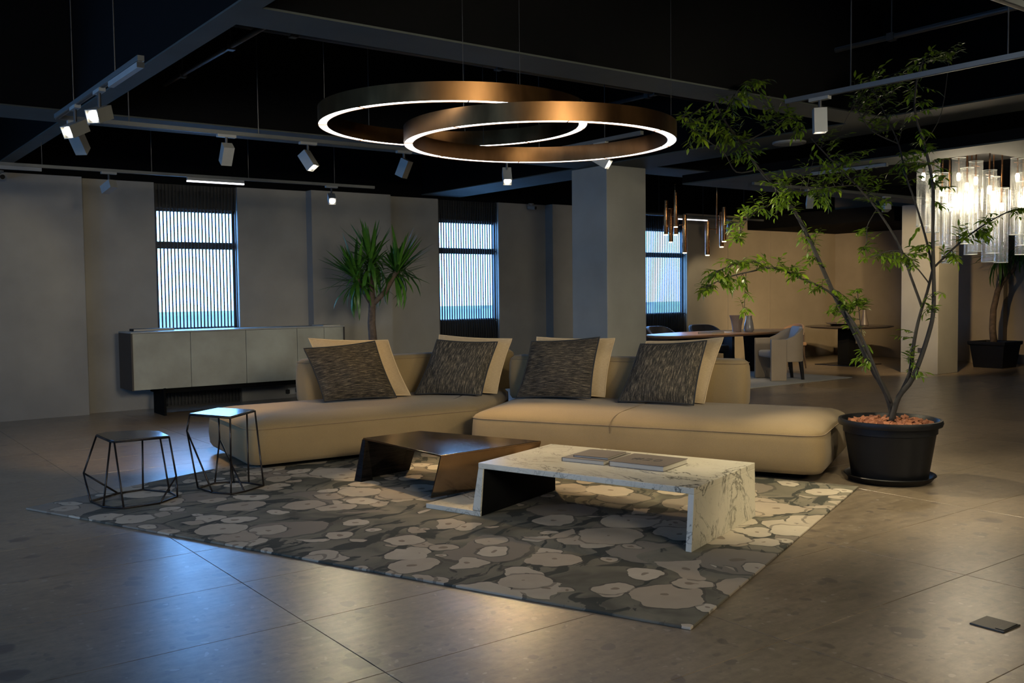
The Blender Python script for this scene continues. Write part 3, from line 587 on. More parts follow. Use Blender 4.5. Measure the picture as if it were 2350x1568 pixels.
# books on the marble table
def frame_of(a, b, d): return a, (b - a), (d - a)
def book(name, lab, c, ax, w, h, z, th, cov, hard=True, group=None, text=None, spine='y'):
    t = thing(name, lab, 'book', (c[0], c[1], z), ax, group)
    ct = 0.003
    B().box(0, w, 0, h, 0, ct).obj('cover', cov, t); 
    B().box(0, w, 0, h, th - ct, th).obj('cover', cov, t); (B().box(-0.003, 0.0, 0, h, 0, th) if spine == 'x' else B().box(0, w, h, h + 0.003, 0, th)).obj('spine', cov, t)
    B().box(0.0005 if spine == 'x' else 0.004, w - 0.005, 0.004, h - 0.004 if spine == 'x' else h - 0.0005, ct, th - ct).obj('page_block', MT['pages'], t)
    if text:
        cu = bpy.data.curves.new('cover_lettering', 'FONT'); cu.body = text; cu.size = 0.115; cu.align_x = 'CENTER'; cu.align_y = 'CENTER'; cu.extrude = 0.0003; cu.space_character = 1.15
        tmp = bpy.data.objects.new('tmp', cu); COL.objects.link(tmp); dg = bpy.context.evaluated_depsgraph_get(); dg.update()
        me = bpy.data.meshes.new_from_object(tmp.evaluated_get(dg)); bpy.data.objects.remove(tmp); me.materials.clear(); me.materials.append(MT['ink'])
        o = bpy.data.objects.new('cover_lettering', me); COL.objects.link(o); o.parent = t; o.location = (w * 0.5, h * 0.52, th + 0.0004); o.rotation_euler = (0, 0, R(-90)); o['label'] = 'dark lettering #20 on the cover'
    return t
TT = 0.362
book('book', 'thick taupe book lettered #20 with pale page edges on marble table', (4.225, 4.112), R(17.5), 0.34, 0.38, TT, 0.034, MT['cover'], text='#20')
book('book', 'wide grey book lying under a smaller one on marble table', (4.10, 4.515), R(19), 0.38, 0.31, TT, 0.026, MT['cover2'])
book('book', 'small thin taupe book lying on top of the grey book', (4.155, 4.535), R(21), 0.27, 0.25, TT + 0.026, 0.013, MT['cover'])

# ------------------------------------------------------------------ wire side tables
def wire_table(lab, loc, top, ztop, rods, base, plate_th=0.012):
    t = thing('side_table', lab, 'side table', (loc[0], loc[1], RZ), group='wire side tables')
    b = B(); n = len(top); b.prism([(p[0], p[1]) for p in top], ztop - plate_th, ztop); b.obj('table_top', MT['plate'], t, world=True, bevel=0.002)
    B().tube([(p[0], p[1], ztop - plate_th) for p in top] + [(top[0][0], top[0][1], ztop - plate_th)], 0.008, 8).obj('top_rim', MT['rodmetal'], t, world=True, smooth=True)
    B().tube([(p[0], p[1], RZ + 0.007) for p in base] + [(base[0][0], base[0][1], RZ + 0.007)], 0.007, 8).obj('base_ring', MT['rodmetal'], t, world=True, smooth=True)
    for a, c in rods: B().tube([a, c], 0.007, 8).obj('rod', MT['rodmetal'], t, world=True, smooth=True)
b8 = [(1.645, 7.219, 0.02), (1.668, 6.965, 0.02), (1.768, 6.83, 0.02), (2.014, 6.838, 0.02), (2.181, 6.98, 0.02), (2.185, 7.175, 0.02), (2.057, 7.397, 0.02), (1.875, 7.386, 0.02)]
t6 = [(1.772, 7.53), (1.774, 7.149), (1.79, 7.108), (2.166, 7.082), (2.185, 7.38), (2.10, 7.52), (1.86, 7.60)]
zt = 0.455; m0, m1 = (1.653, 7.434, 0.191), (2.188, 7.016, 0.164)
def at(p, z): return (p[0], p[1], z)
wire_table('lower wide wire side table with dark steel top at the rug corner', (1.92, 7.2), t6, zt, [(at(t6[0], zt - .012), m0), (m0, b8[0]), (m0, b8[7]), (at(t6[1], zt - .012), b8[1]), (at(t6[2], zt - .012), b8[2]), (at(t6[3], zt - .012), m1), (m1, b8[4]), (m1, b8[3]), (at(t6[5], zt - .012), b8[6]), (at(t6[4], zt - .012), b8[5])], b8)
c8 = [(2.404, 7.198, 0.02), (2.429, 6.95, 0.02), (2.515, 6.81, 0.02), (2.628, 6.837, 0.02), (2.824, 6.952, 0.02), (2.775, 7.125, 0.02), (2.702, 7.244, 0.02), (2.57, 7.297, 0.02)]
u4 = [(2.4, 7.328), (2.57, 6.934), (2.879, 7.225), (2.703, 7.55)]; zu = 0.575; n0, n1, n2 = (2.369, 7.306, 0.446), (2.668, 7.44, 0.336), (2.565, 6.93, 0.24)
wire_table('taller narrow wire side table with bright top beside the sofa end', (2.6, 7.1), u4, zu, [(at(u4[0], zu - .012), n0), (n0, c8[0]), (n0, c8[1]), (at(u4[3], zu - .012), n1), (n1, c8[7]), (n1, c8[3]), (at(u4[1], zu - .012), n2), (n2, c8[2]), (n2, c8[6]), (at(u4[2], zu - .012), c8[4]), ((2.83, 7.27, zu - .012), c8[5])], c8)

# ------------------------------------------------------------------ sideboard
sb = thing('sideboard', 'long grey sideboard with concrete-look doors on black panel legs', 'sideboard', (4.67, 12.25, 0))
B().box(3.27, 6.09, 12.03, 12.52, 0.34, 1.025).obj('body', MT['carcass'], sb, world=True)
B().box(3.25, 6.10, 12.0, 12.54, 1.025, 1.042).obj('top_panel', MT['cabtop'], sb, world=True, bevel=0.002)
B().box(3.25, 3.27, 12.0, 12.54, 0.33, 1.025).obj('end_panel', MT['carcass'], sb, world=True); B().box(6.08, 6.10, 12.0, 12.54, 0.33, 1.025).obj('end_panel', MT['carcass'], sb, world=True)
for x0, x1 in ((3.272, 3.966), (3.972, 4.683), (4.689, 5.394), (5.400, 5.788), (5.794, 6.078)):
    B().box(x0, x1, 12.005, 12.03, 0.335, 1.022).obj('door', MT['doors'], sb, world=True, bevel=0.0015)
B().box(3.6, 5.75, 12.08, 12.48, 0.27, 0.34).obj('base_rail', MT['void'], sb, world=True)
for x in (3.62, 5.7): B().box(x, x + 0.03, 12.0, 12.42, 0.0, 0.34).obj('leg', MT['void'], sb, world=True)
book('book', 'dark flat book lying on the left end of the sideboard', (3.37, 12.30), 0.0, 0.50, 0.18, 1.042, 0.028, MT['ink'], spine='x')
tag(B().box(5.80, 6.06, 12.05, 12.4, 1.042, 1.054).obj('folder', MT['pages'], bevel=0.002), 'thin pale folder on the right end of the sideboard', 'folder')
pl = thing('power_plug', 'white wall socket with black plugs low on the wall under the sideboard', 'plug', (5.70, 12.9, 0.03))
B().box(-0.06, 0.06, -0.012, 0.0, 0.02, 0.11).obj('socket_plate', MT['plugwhite'], pl); B().box(-0.10, -0.05, -0.05, -0.0, 0.03, 0.09).obj('plug_body', MT['cable'], pl, bevel=0.008); B().box(0.05, 0.10, -0.06, -0.0, 0.04, 0.10).obj('plug_body', MT['cable'], pl, bevel=0.008)
B().tube([(0.09, -0.06, 0.07), (0.14, -0.10, 0.03), (0.24, -0.12, -0.02), (0.36, -0.15, -0.02), (0.40, -0.22, 0.1), (0.39, -0.27, 0.28)], 0.006, 6).obj('cable', MT['cable'], pl, smooth=True)
fb = thing('floor_box', 'square metal outlet cover set on the floor at lower right', 'floor outlet', (4.138, 2.04, 0))
B().prism([(-0.075, -0.075), (0.075, -0.075), (0.075, 0.075), (-0.075, 0.075)], 0, 0.006).obj('cover_plate', MT['outlet'], fb, bevel=0.004); B().box(-0.06, 0.06, -0.068, -0.03, 0.006, 0.009).obj('flap', MT['outlet'], fb, bevel=0.002)
# ------------------------------------------------------------------ ring pendants
def ring_pendant(lab, c, ro, z0, h, wt_, wires):
    t = thing('ring_pendant', lab, 'pendant lamp', (c[0], c[1], z0), group='brass ring pendants'); n = 96; ri = ro - wt_
    def circ(r, z): return [(r * math.cos(2 * math.pi * i / n), r * math.sin(2 * math.pi * i / n), z) for i in range(n)]
    b = B(); b.rings([circ(ri + 0.004, 0.006), circ(ri + 0.004, 0), circ(ri, 0), circ(ri, h), circ(ro, h), circ(ro, 0), circ(ro - 0.004, 0), circ(ro - 0.004, 0.006)], False, False)
    b.obj('brass_band', MT['brass'], t, smooth='auto')
    b = B(); b.rings([circ(ri + 0.005, 0.008), circ(ri + 0.005, 0.002), circ(ro - 0.005, 0.002), circ(ro - 0.005, 0.008)], False, False); b.obj('led_diffuser', MT['led'], t, smooth='auto')
    for k in range(8):
        a = 2 * math.pi * k / 8 + 0.3; ca, sa = math.cos(a), math.sin(a); rm = (ri + ro) / 2
        o = B().box(-0.0035, 0.0035, -wt_ / 2, wt_ / 2, 0.0, 0.006).obj('joint_clip', MT['brass'], t)
        o.location = (rm * ca, rm * sa, -0.002); o.rotation_euler = (0, 0, a - math.pi / 2)
    for a in wires:
        x, y = (ri + wt_ / 2) * math.cos(a), (ri + wt_ / 2) * math.sin(a); B().tube([(x, y, h), (x, y, CEIL - z0)], 0.0016, 6).obj('suspension_wire', MT['wire'], t)
    return t
ring_pendant('upper brass ring pendant with white lit rim, left of the pair', (3.619, 5.46), 0.9, 2.59, 0.11, 0.062, (0.4, 2.5, 4.6))
ring_pendant('lower brass ring pendant with white lit rim, right of the pair', (4.023, 5.041), 0.9, 2.45, 0.11, 0.062, (5.6, 1.4, 3.5))
jb = thing('driver_box', 'small dark driver box under the beam above the rings', 'driver box', (4.3, 5.9, 3.35)); B().box(-0.06, 0.06, -0.06, 0.06, 0.02, 0.55).obj('housing', MT['darkclip'], jb); B().box(-0.06, 0.06, -0.06, 0.06, 0.0, 0.02).obj('cap', MT['alu'], jb); B().tube([(0, 0, 0), (0, 0, -0.5)], 0.002, 6).obj('lead', MT['wire'], jb)

# ------------------------------------------------------------------ track lighting
def track(lab, a, b, z=2.75, drops=2):
    a, b = Vector((a[0], a[1], z)), Vector((b[0], b[1], z)); d = (b - a).normalized(); s = Vector((-d.y, d.x, 0)) * 0.018
    t = thing('lighting_track', lab, 'track', a)
    B().hexa([a - s, b - s, b + s, a + s], [p + Vector((0, 0, 0.03)) for p in (a - s, b - s, b + s, a + s)]).obj('rail', MT['alu'], t, world=True)
    s2 = s * 0.45; dz = Vector((0, 0, -0.002)); B().hexa([p + dz for p in (a - s2, b - s2, b + s2, a + s2)], [a - s2, b - s2, b + s2, a + s2]).obj('slot', MT['darkclip'], t, world=True)
    for k in range(drops):
        p = a.lerp(b, (k + 0.5) / drops); B().tube([p + Vector((0, 0, 0.03)), (p.x, p.y, CEIL)], 0.004, 6).obj('drop_rod', MT['wire'], t, world=True)
    return t
track('lighting track running toward the camera above the sideboard end', (1.57, 5.43), (1.57, 7.50))
track('lighting track running across behind the rings', (1.57, 7.53), (5.62, 7.53), drops=4)
track('lighting track running toward the camera right of the rings', (5.62, 5.70), (5.62, 7.50))
track('lighting track along the window wall above the sideboard', (1.5, 10.4), (5.72, 10.4), drops=4)
track('lighting track above the potted tree', (5.55, 1.2), (5.55, 4.22), drops=3)
track('lighting track by the dining area window', (11.3, 11.62), (14.6, 11.62), drops=3)
track('lighting track fixed under the soffit edge near the chandelier', (9.2, 7.47), (14.2, 7.47), z=2.72, drops=0)
track('lighting track at the upper right corner of the ceiling', (3.9, 2.18), (5.2, 2.18), drops=1)

SPOTK = 1.0
def head(lab, p, target, watt=40, cone=60, lit=True, z=2.75, ax='x', blend=0.6, col=(1.0, 0.74, 0.48), lens=None, size=0.04):
    t = thing('track_spotlight', lab, 'spotlight', (p[0], p[1], z), group='track spotlights')
    hz = z - 0.15; c = Vector((p[0], p[1], hz)); d = (Vector(target) - c).normalized()
    if ax == 'x': B().box(-0.075, 0.075, -0.02, 0.02, -0.022, 0.0).obj('adapter', MT['white'], t)
    else: B().box(-0.02, 0.02, -0.075, 0.075, -0.022, 0.0).obj('adapter', MT['white'], t)
    B().tube([(0, 0, -0.02), (0, 0, -0.15)], 0.011, 8).obj('stem', MT['darkclip'], t)
    q = d.to_track_quat('-Z', 'Y'); mm = Matrix.Translation(Vector((0, 0, -0.15))) @ q.to_matrix().to_4x4()
    hw, L0, L1 = 0.042, 0.075, -0.085
    hb = B(); i_ = 0.004
    hb.add([(-hw, -hw, L0), (hw, -hw, L0), (hw, hw, L0), (-hw, hw, L0), (-hw, -hw, L1), (hw, -hw, L1), (hw, hw, L1), (-hw, hw, L1),
            (-hw + i_, -hw + i_, L1), (hw - i_, -hw + i_, L1), (hw - i_, hw - i_, L1), (-hw + i_, hw - i_, L1), (-hw + i_, -hw + i_, L1 + 0.02), (hw - i_, -hw + i_, L1 + 0.02), (hw - i_, hw - i_, L1 + 0.02), (-hw + i_, hw - i_, L1 + 0.02)],
           [(0, 1, 2, 3), (0, 4, 5, 1), (1, 5, 6, 2), (2, 6, 7, 3), (3, 7, 4, 0), (4, 8, 9, 5), (5, 9, 10, 6), (6, 10, 11, 7), (7, 11, 8, 4), (8, 12, 13, 9), (9, 13, 14, 10), (10, 14, 15, 11), (11, 15, 12, 8), (12, 15, 14, 13)])
    hb.v = [mm @ v for v in hb.v]; hs = hb.obj('housing', MT['white'], t)
    lb = B().lathe([(0.034, L1 + 0.012), (0.034, L1 + 0.018)], 20); lb.v = [mm @ v for v in lb.v]; lb.obj('lens', (MT['lens'] if lit else MT['frame']), t)
    if lit and watt:
        li = bpy.data.lights.new('spot_beam', 'SPOT'); li.energy = watt * SPOTK; li.color = col; li.spot_size = R(cone); li.spot_blend = blend; li.shadow_soft_size = size
        o = bpy.data.objects.new('spot_beam', li); COL.objects.link(o); o.parent = t; o.matrix_basis = Matrix.Translation(Vector((0, 0, -0.15)) + d * 0.10) @ q.to_matrix().to_4x4()
    return t
WARM = (1.0, 0.71, 0.36); NEUT = (1.0, 0.86, 0.57)
head('spotlight on the left track nearest the camera, lens facing left', (1.57, 6.32), (-0.3, 4.6, 1.7), 12, 50, ax='y')
head('second spotlight on the left track, lens facing left', (1.57, 6.95), (-0.6, 5.6, 1.4), 12, 50, ax='y')
head('unlit spotlight hanging at the corner of the left track', (1.72, 7.53), (2.6, 8.6, 1.2), 0, 50, lit=False)
head('spotlight pointing straight down left of the rings', (2.82, 7.53), (2.95, 9.4, 0), 110, 60, col=WARM)
head('glowing spotlight angled right behind the rings', (3.52, 7.53), (4.4, 6.0, 0.1), 110, 58, col=WARM)
head('spotlight turned away behind the rings', (4.45, 7.53), (3.9, 8.6, 0.1), 40, 55, col=WARM)
head('bright spotlight shining toward the camera below the rings', (5.60, 7.53), (4.6, 5.9, 0.2), 110, 60, col=WARM)
head('spotlight on the track right of the rings', (5.62, 6.2), (6.3, 4.75, 1.6), 190, 60, ax='y', col=NEUT)
head('spotlight above the sideboard, lens facing left', (2.65, 10.4), (1.8, 12.7, 1.6), 16, 60, col=NEUT)
head('bright spotlight right of the first window', (5.15, 10.4), (4.0, 7.2, 0.9), 30, 60, col=NEUT)
head('spotlight above the potted tree pointing down', (5.55, 3.95), (5.6, 3.9, 0), 60, 76, ax='y', col=NEUT)
head('spotlight at the top right edge of the picture', (5.05, 2.18), (5.9, 4.3, 0.6), 130, 80, col=NEUT)
head('spotlight beside the third window', (13.65, 11.62), (14.5, 12.8, 1.3), 30, 60, col=NEUT)
head('left spotlight under the soffit behind the tree leaves', (10.3, 7.47), (12.7, 9.7, 0.2), 45, 60, z=2.72, col=NEUT)
head('right spotlight under the soffit behind the tree leaves', (12.0, 7.47), (16.6, 12.6, 1.3), 520, 40, z=2.72, col=WARM)
head('spotlight over the round table', (13.4, 7.47), (17.2, 11.0, 0.3), 260, 66, z=2.72, col=WARM)
# unseen track and spotlights added behind the viewpoint as wall and floor fill
FILL_LABELS = [f'{w} added fill spotlight from the left on the unseen track behind the viewpoint' for w in ('first', 'second', 'third', 'fourth', 'fifth', 'sixth', 'seventh')]
track('unseen lighting track added behind the viewpoint for the fill spotlights', (-1.5, -1.2), (11.0, -1.2), drops=5)
for k, (x, tx, ty, tz, w_, cn) in enumerate(((-1.0, 3.0, 12.8, 1.2, 380, 40), (1.6, 6.2, 12.8, 1.6, 620, 40), (2.6, 3.4, 4.0, 0.0, 230, 60), (4.0, 9.0, 12.8, 1.6, 560, 36), (5.6, 7.2, 3.0, 0.0, 150, 62), (7.0, 14.5, 12.8, 1.3, 520, 36), (9.6, 9.0, 5.5, 0.0, 170, 70))):
    head(FILL_LABELS[k], (x, -1.2), (tx, ty, tz), w_, cn, col=(1.0, 0.89, 0.68), size=0.45, blend=0.8)
# linear lights and driver boxes on the tracks
def linear(lab, a, b, lit=True, z=2.75, mat=None):
    a, b = Vector((*a, z)), Vector((*b, z)); d = (b - a).normalized(); s = Vector((-d.y, d.x, 0)) * 0.016
    t = thing('linear_light' if lit else 'driver_housing', lab, 'linear light' if lit else 'driver box', a)
    B().hexa([p + Vector((0, 0, -0.035)) for p in (a - s, b - s, b + s, a + s)], [p + Vector((0, 0, -0.002)) for p in (a - s, b - s, b + s, a + s)]).obj('housing', MT['white'], t, world=True)
    if lit:
        s2 = s * 0.98; B().hexa([p + Vector((0, 0, -0.05)) for p in (a - s2, b - s2, b + s2, a + s2)], [p + Vector((0, 0, -0.0352)) for p in (a - s2, b - s2, b + s2, a + s2)]).obj('diffuser', MT['linear'], t, world=True)
    else: B().box(a.x - 0.02, a.x + 0.02, a.y - 0.002, a.y + 0.002, z - 0.034, z - 0.004).obj('end_cap', MT['frame'], t, world=True)
linear('lit linear lamp on the track above the first window', (3.45, 10.4), (4.08, 10.4))
linear('lit linear lamp on the track by the third window', (12.3, 11.62), (13.05, 11.62))
linear('unlit white driver box at the left end of the window track', (1.5, 10.4), (2.02, 10.4), False)
linear('unlit white driver box on the track at upper left', (1.57, 5.44), (1.57, 6.05), False)
linear('pale driver box on the soffit behind the tree', (9.0, 5.6), (9.0, 6.5), False, z=2.75)

# cctv cameras
def cctv(lab, loc, rz):
    t = thing('security_camera', lab, 'camera', loc, rz)
    B().lathe([(0.045, -0.012), (0.045, 0.0)], 20).obj('mount', MT['white'], t); B().tube([(0, 0, -0.01), (0, -0.02, -0.05)], 0.014, 8).obj('arm', MT['white'], t)
    B().tube([(0, 0.05, -0.06), (0, -0.09, -0.08)], 0.036, 14).obj('body', MT['white'], t, smooth='auto'); B().tube([(0, -0.09, -0.08), (0, -0.095, -0.081)], 0.028, 14).obj('lens', MT['pot'], t)
cctv('small white security camera high on the wall right of the second window', (10.0, 12.78, 2.96), R(20)); cctv('small security camera at the far left edge of the wall', (2.0, 12.62, 2.96), R(10))

# ------------------------------------------------------------------ copper pendants over the dining table
def copper_cluster(lab, rod, tubes):
    t = thing('copper_pendant', lab, 'pendant lamp', (rod[0], rod[1], CEIL), group='copper tube pendants')
    zmin = min(q[3] for q in tubes); B().tube([(rod[0], rod[1], CEIL), (rod[0], rod[1], zmin + 0.35)], 0.011, 10).obj('stem', MT['copper'], t, world=True, smooth=True)
    B().lathe([(0.06, 0), (0.06, 0.02)], 20, (rod[0], rod[1], CEIL - 0.02)).obj('canopy', MT['copper'], t, world=True)
    for x, y, z1, z0 in tubes:
        tb = B().tube([(x, y, z0), (x, y, z0 + 0.002), (x, y, z1 - 0.14), (x, y, z1 - 0.14), (x, y, z1 - 0.137), (x, y, z1 - 0.137), (x, y, z1)], [0.036, 0.037, 0.037, 0.034, 0.034, 0.037, 0.037], 16).obj('tube', MT['copper'], t, world=True, smooth='auto')
        B().lathe([(0.033, -0.014), (0.033, 0.0)], 16, (x, y, z0)).obj('tip', MT['tip'], tb, world=True)
        li = bpy.data.lights.new('downlight', 'SPOT'); li.energy = 10; li.color = (1.0, 0.78, 0.5); li.spot_size = R(70); li.spot_blend = 0.7; li.shadow_soft_size = 0.03
        lo = bpy.data.objects.new('downlight', li); COL.objects.link(lo); lo.parent = t; lo.location = (x - rod[0], y - rod[1], z0 - 0.03 - CEIL)
        zc = (z0 + z1) / 2 + 0.15; B().tube([(x, y, zc), (rod[0], rod[1], zc)], 0.007, 8).obj('arm', MT['copper'], t, world=True, smooth=True)
copper_cluster('copper tube pendant cluster beside the square column', (11.853, 11.25), [(11.721, 11.334, 2.975, 2.41), (11.868, 11.366, 2.854, 2.292), (11.783, 11.17, 3.101, 2.532), (11.89, 11.07, 2.728, 2.10), (12.028, 11.399, 2.85, 2.423)])
copper_cluster('copper tube pendant cluster farther right above the dining table', (12.411, 10.833), [(12.262, 10.906, 2.619, 2.061), (12.55, 10.85, 2.779, 2.202), (12.46, 10.72, 2.847, 2.285)])

# ------------------------------------------------------------------ glass tube chandelier
ch = thing('glass_chandelier', 'chandelier of hanging clear glass tubes on copper rods at the right', 'chandelier', (9.6, 5.05, 2.86))
B().box(9.05, 10.5, 4.68, 5.45, 2.84, 2.862).obj('canopy', MT['darkclip'], ch, world=True)
GT = [(9.23, 5.234, 2.765, 2.026), (9.475, 5.272, 2.639, 1.9), (9.424, 5.169, 2.473, 1.718), (9.65, 5.196, 2.797, 2.007), (9.727, 5.148, 2.696, 1.919), (9.47, 4.922, 2.719, 1.823), (9.5, 4.80, 2.62, 1.718), (10.068, 5.046, 2.615, 1.823), (9.782, 4.817, 2.465, 1.715), (9.906, 4.724, 2.76, 1.993), (10.422, 4.903, 2.667, 1.908), (9.34, 5.40, 2.8, 2.1), (9.885, 5.183, 2.632, 1.811), (10.18, 4.80, 2.55, 1.80)]
for x, y, z1, z0 in GT:
    tb = B(); n = 20; r0 = 0.066
    def rc(r, z): return [(x + r * math.cos(2 * math.pi * i / n), y + r * math.sin(2 * math.pi * i / n), z) for i in range(n)]
    tb.rings([rc(r0 - 0.004, z0 + 0.004), rc(r0, z0), rc(r0, z1), rc(r0 - 0.004, z1)], True, False); g = tb.obj('glass_tube', MT['tubeglass'], ch, world=True, smooth='auto')
    B().tube(rc(r0, z0 + 0.002) + [rc(r0, z0 + 0.002)[0]], 0.0025, 5).obj('bottom_edge', MT['glassedge'], g, world=True); B().tube(rc(r0, z1) + [rc(r0, z1)[0]], 0.002, 5).obj('top_edge', MT['glassedge'], g, world=True)
    B().tube([(x, y, 2.845), (x, y, z1 - 0.15)], 0.008, 8).obj('rod', MT['copper'], ch, world=True)
    B().tube([(x - 0.075, y, z1 - 0.045), (x + 0.075, y, z1 - 0.045)], 0.003, 6).obj('cross_pin', MT['copper'], ch, world=True)
    B().lathe([(0.006, -0.23), (0.017, -0.225), (0.02, -0.17), (0.012, -0.15)], 12, (x, y, z1)).obj('bulb', MT['bulb'], ch, world=True, smooth=True)
for p in ((9.5, 5.1, 2.36), (9.95, 4.95, 2.36)):
    li = bpy.data.lights.new('chandelier_glow', 'POINT'); li.energy = 15; li.color = (1.0, 0.82, 0.58); li.shadow_soft_size = 0.12
    o = bpy.data.objects.new('chandelier_glow', li); COL.objects.link(o); o.parent = ch; o.matrix_basis = wmat(ch).inverted() @ Matrix.Translation(p)

# ------------------------------------------------------------------ dining area
dt = thing('dining_table', 'long oval dining table with a wooden top', 'table', (12.85, 11.0, 0.0))
nseg = 48
def oval(a, b, z, p=2.6): return [(a * math.copysign(abs(math.cos(t)) ** (2 / p), math.cos(t)), b * math.copysign(abs(math.sin(t)) ** (2 / p), math.sin(t)), z) for t in [2 * math.pi * i / nseg for i in range(nseg)]]
b = B(); b.rings([oval(1.66, 0.52, 0.70), oval(1.73, 0.58, 0.715), oval(1.75, 0.60, 0.738), oval(1.745, 0.595, 0.75)]); b.obj('table_top', MT['wood'], dt, smooth='auto')
for x in (-0.75, 0.95): B().hexa([(x - 0.05, -0.32, 0.01), (x + 0.05, -0.32, 0.01), (x + 0.05, 0.32, 0.01), (x - 0.05, 0.32, 0.01)], [(x - 0.09, -0.36, 0.70), (x + 0.03, -0.36, 0.70), (x + 0.03, 0.36, 0.70), (x - 0.09, 0.36, 0.70)]).obj('leg', MT['darkmetal'], dt, bevel=0.005)
book('book', 'closed dark-spined book lying on the dining table', (12.05, 10.62), R(8), 0.36, 0.27, 0.75, 0.03, MT['ink']); book('magazine', 'thin pale magazine beside the book on the dining table', (12.55, 10.72), R(8), 0.26, 0.22, 0.75, 0.008, MT['pages'])
def vase(lab, loc, prof, mat):
    t = thing('vase', lab, 'vase', loc); B().lathe(prof, 28, (0, 0, 0), True, False).obj('body', mat, t, smooth='auto')
    r, z = prof[-1]; B().lathe([(r, z - 0.001), (r + 0.003, z + 0.002), (r - 0.004, z + 0.003), (r - 0.008, z - 0.004)], 28, (0, 0, 0), False, False).obj('lip', mat, t, smooth=True); return t
vase('wide flared taupe vase on the dining table', (12.95, 10.86, 0.75), [(0.07, 0), (0.075, 0.01), (0.082, 0.1), (0.10, 0.2), (0.125, 0.285)], MT['ceramic'])
vase('bottle-shaped glazed grey vase on the dining table', (13.12, 10.74, 0.75), [(0.06, 0), (0.085, 0.03), (0.088, 0.05), (0.075, 0.14), (0.055, 0.22), (0.05, 0.275)], MT['ceramic2'])
rtb = thing('round_table', 'round dark table on a rectangular pedestal in the alcove', 'table', (16.42, 11.0, 0.0))
B().lathe([(0.30, 0.69), (0.72, 0.715), (0.815, 0.735), (0.82, 0.745), (0.81, 0.75)], 56).obj('table_top', MT['darkstone'], rtb, smooth='auto')
B().box(-0.19, 0.05, -0.12, 0.12, 0.012, 0.69).obj('pedestal', MT['void'], rtb, bevel=0.004); B().box(0.05, 0.19, -0.17, 0.1, 0.012, 0.40).obj('pedestal_block', MT['void'], rtb, bevel=0.004); B().box(-0.5, 0.45, -0.42, 0.42, 0, 0.012).obj('base_plate', MT['darkmetal'], rtb, bevel=0.003)
dish = thing('serving_dish', 'low dark serving dish on the round table', 'dish', (16.30, 11.12, 0.75)); B().lathe([(0.16, 0.0), (0.17, 0.02), (0.19, 0.03)], 28).obj('foot', MT['pot'], dish, smooth='auto'); B().lathe([(0.1, 0.031), (0.24, 0.045), (0.27, 0.06), (0.24, 0.062), (0.1, 0.05)], 28).obj('bowl', MT['ceramic3'], dish, smooth=True)
vase('slim brown bottle vase on the round table', (16.72, 10.86, 0.75), [(0.07, 0), (0.085, 0.015), (0.08, 0.05), (0.05, 0.15), (0.032, 0.24), (0.03, 0.31)], MT['ceramic3'])

def armchair(lab, loc, rz, mat, seatmat, legmat, pad=None):
    t = thing('dining_armchair', lab, 'chair', (loc[0], loc[1], loc[2]), rz)
    # front = +X
    B().box(-0.25, 0.29, -0.255, 0.255, 0.36, 0.47).obj('seat', seatmat, t, bevel=0.035, seg=4)
    path = []
    for i in range(25):
        a = math.pi * (0.5 + i / 24); x = -0.06 + 0.26 * math.cos(a) * 0.95; y = 0.315 * math.sin(a); path.append((x, y))
    path = [(0.06, 0.315)] + path + [(0.06, -0.315)]
    outer, inner, zt_ = [], [], []
    for i, (x, y) in enumerate(path):
        px, py = path[min(i + 1, len(path) - 1)]; qx, qy = path[max(i - 1, 0)]; d = Vector((px - qx, py - qy)).normalized(); nn = Vector((-d.y, d.x)) * 0.028
        outer.append((x - nn.x, y - nn.y)); inner.append((x + nn.x, y + nn.y)); w = max(0.0, min(1.0, (0.06 - x) / 0.34)); zt_.append(0.665 + 0.165 * (w * w * (3 - 2 * w)))
    b = B(); n = len(path); vs_ = [(*outer[i], 0.30) for i in range(n)] + [(*outer[i], zt_[i]) for i in range(n)] + [(*inner[i], zt_[i]) for i in range(n)] + [(*inner[i], 0.30) for i in range(n)]; fs = []
    for k in range(4):
        for i in range(n - 1): fs.append((k * n + i, k * n + i + 1, ((k + 1) % 4) * n + i + 1, ((k + 1) % 4) * n + i))
    fs += [(0, n, 2 * n, 3 * n), (n - 1, 4 * n - 1, 3 * n - 1, 2 * n - 1)]
    b.add(vs_, fs); b.obj('back_shell', mat, t, smooth='auto', bevel=0.008)
    for s in (-1, 1): B().box(0.06, 0.32, s * 0.315 - 0.028, s * 0.315 + 0.028, 0.0, 0.665).obj('arm_panel', mat, t, bevel=0.012, seg=3)
    for s in (-1, 1): B().hexa([(-0.30, s * 0.2 - 0.018, 0), (-0.262, s * 0.2 - 0.018, 0), (-0.262, s * 0.2 + 0.018, 0), (-0.30, s * 0.2 + 0.018, 0)], [(-0.27, s * 0.2 - 0.025, 0.33), (-0.21, s * 0.2 - 0.025, 0.33), (-0.21, s * 0.2 + 0.025, 0.33), (-0.27, s * 0.2 + 0.025, 0.33)]).obj('leg', legmat, t)
    if pad:
        B().hexa([(-0.22, -0.17, 0.48), (-0.14, -0.17, 0.48), (-0.14, 0.17, 0.48), (-0.22, 0.17, 0.48)], [(-0.30, -0.15, 0.86), (-0.24, -0.15, 0.86), (-0.24, 0.15, 0.86), (-0.30, 0.15, 0.86)]).obj('back_cushion', pad, t, bevel=0.025, seg=3)
    return t
armchair('cream leather armchair with panel arms in front of the dining table', (12.88, 9.88, 0.010), R(152), MT['cream'], MT['paleseat'], MT['darkmetal'], MT['paleseat'])
armchair('dark leather armchair behind the dining table near the window', (12.35, 11.95, 0.010), R(-85), MT['navy'], MT['navy'], MT['darkwood'])
armchair('dark leather armchair behind the right half of the dining table', (13.35, 11.85, 0.010), R(-100), MT['navy'], MT['navy'], MT['darkwood'])
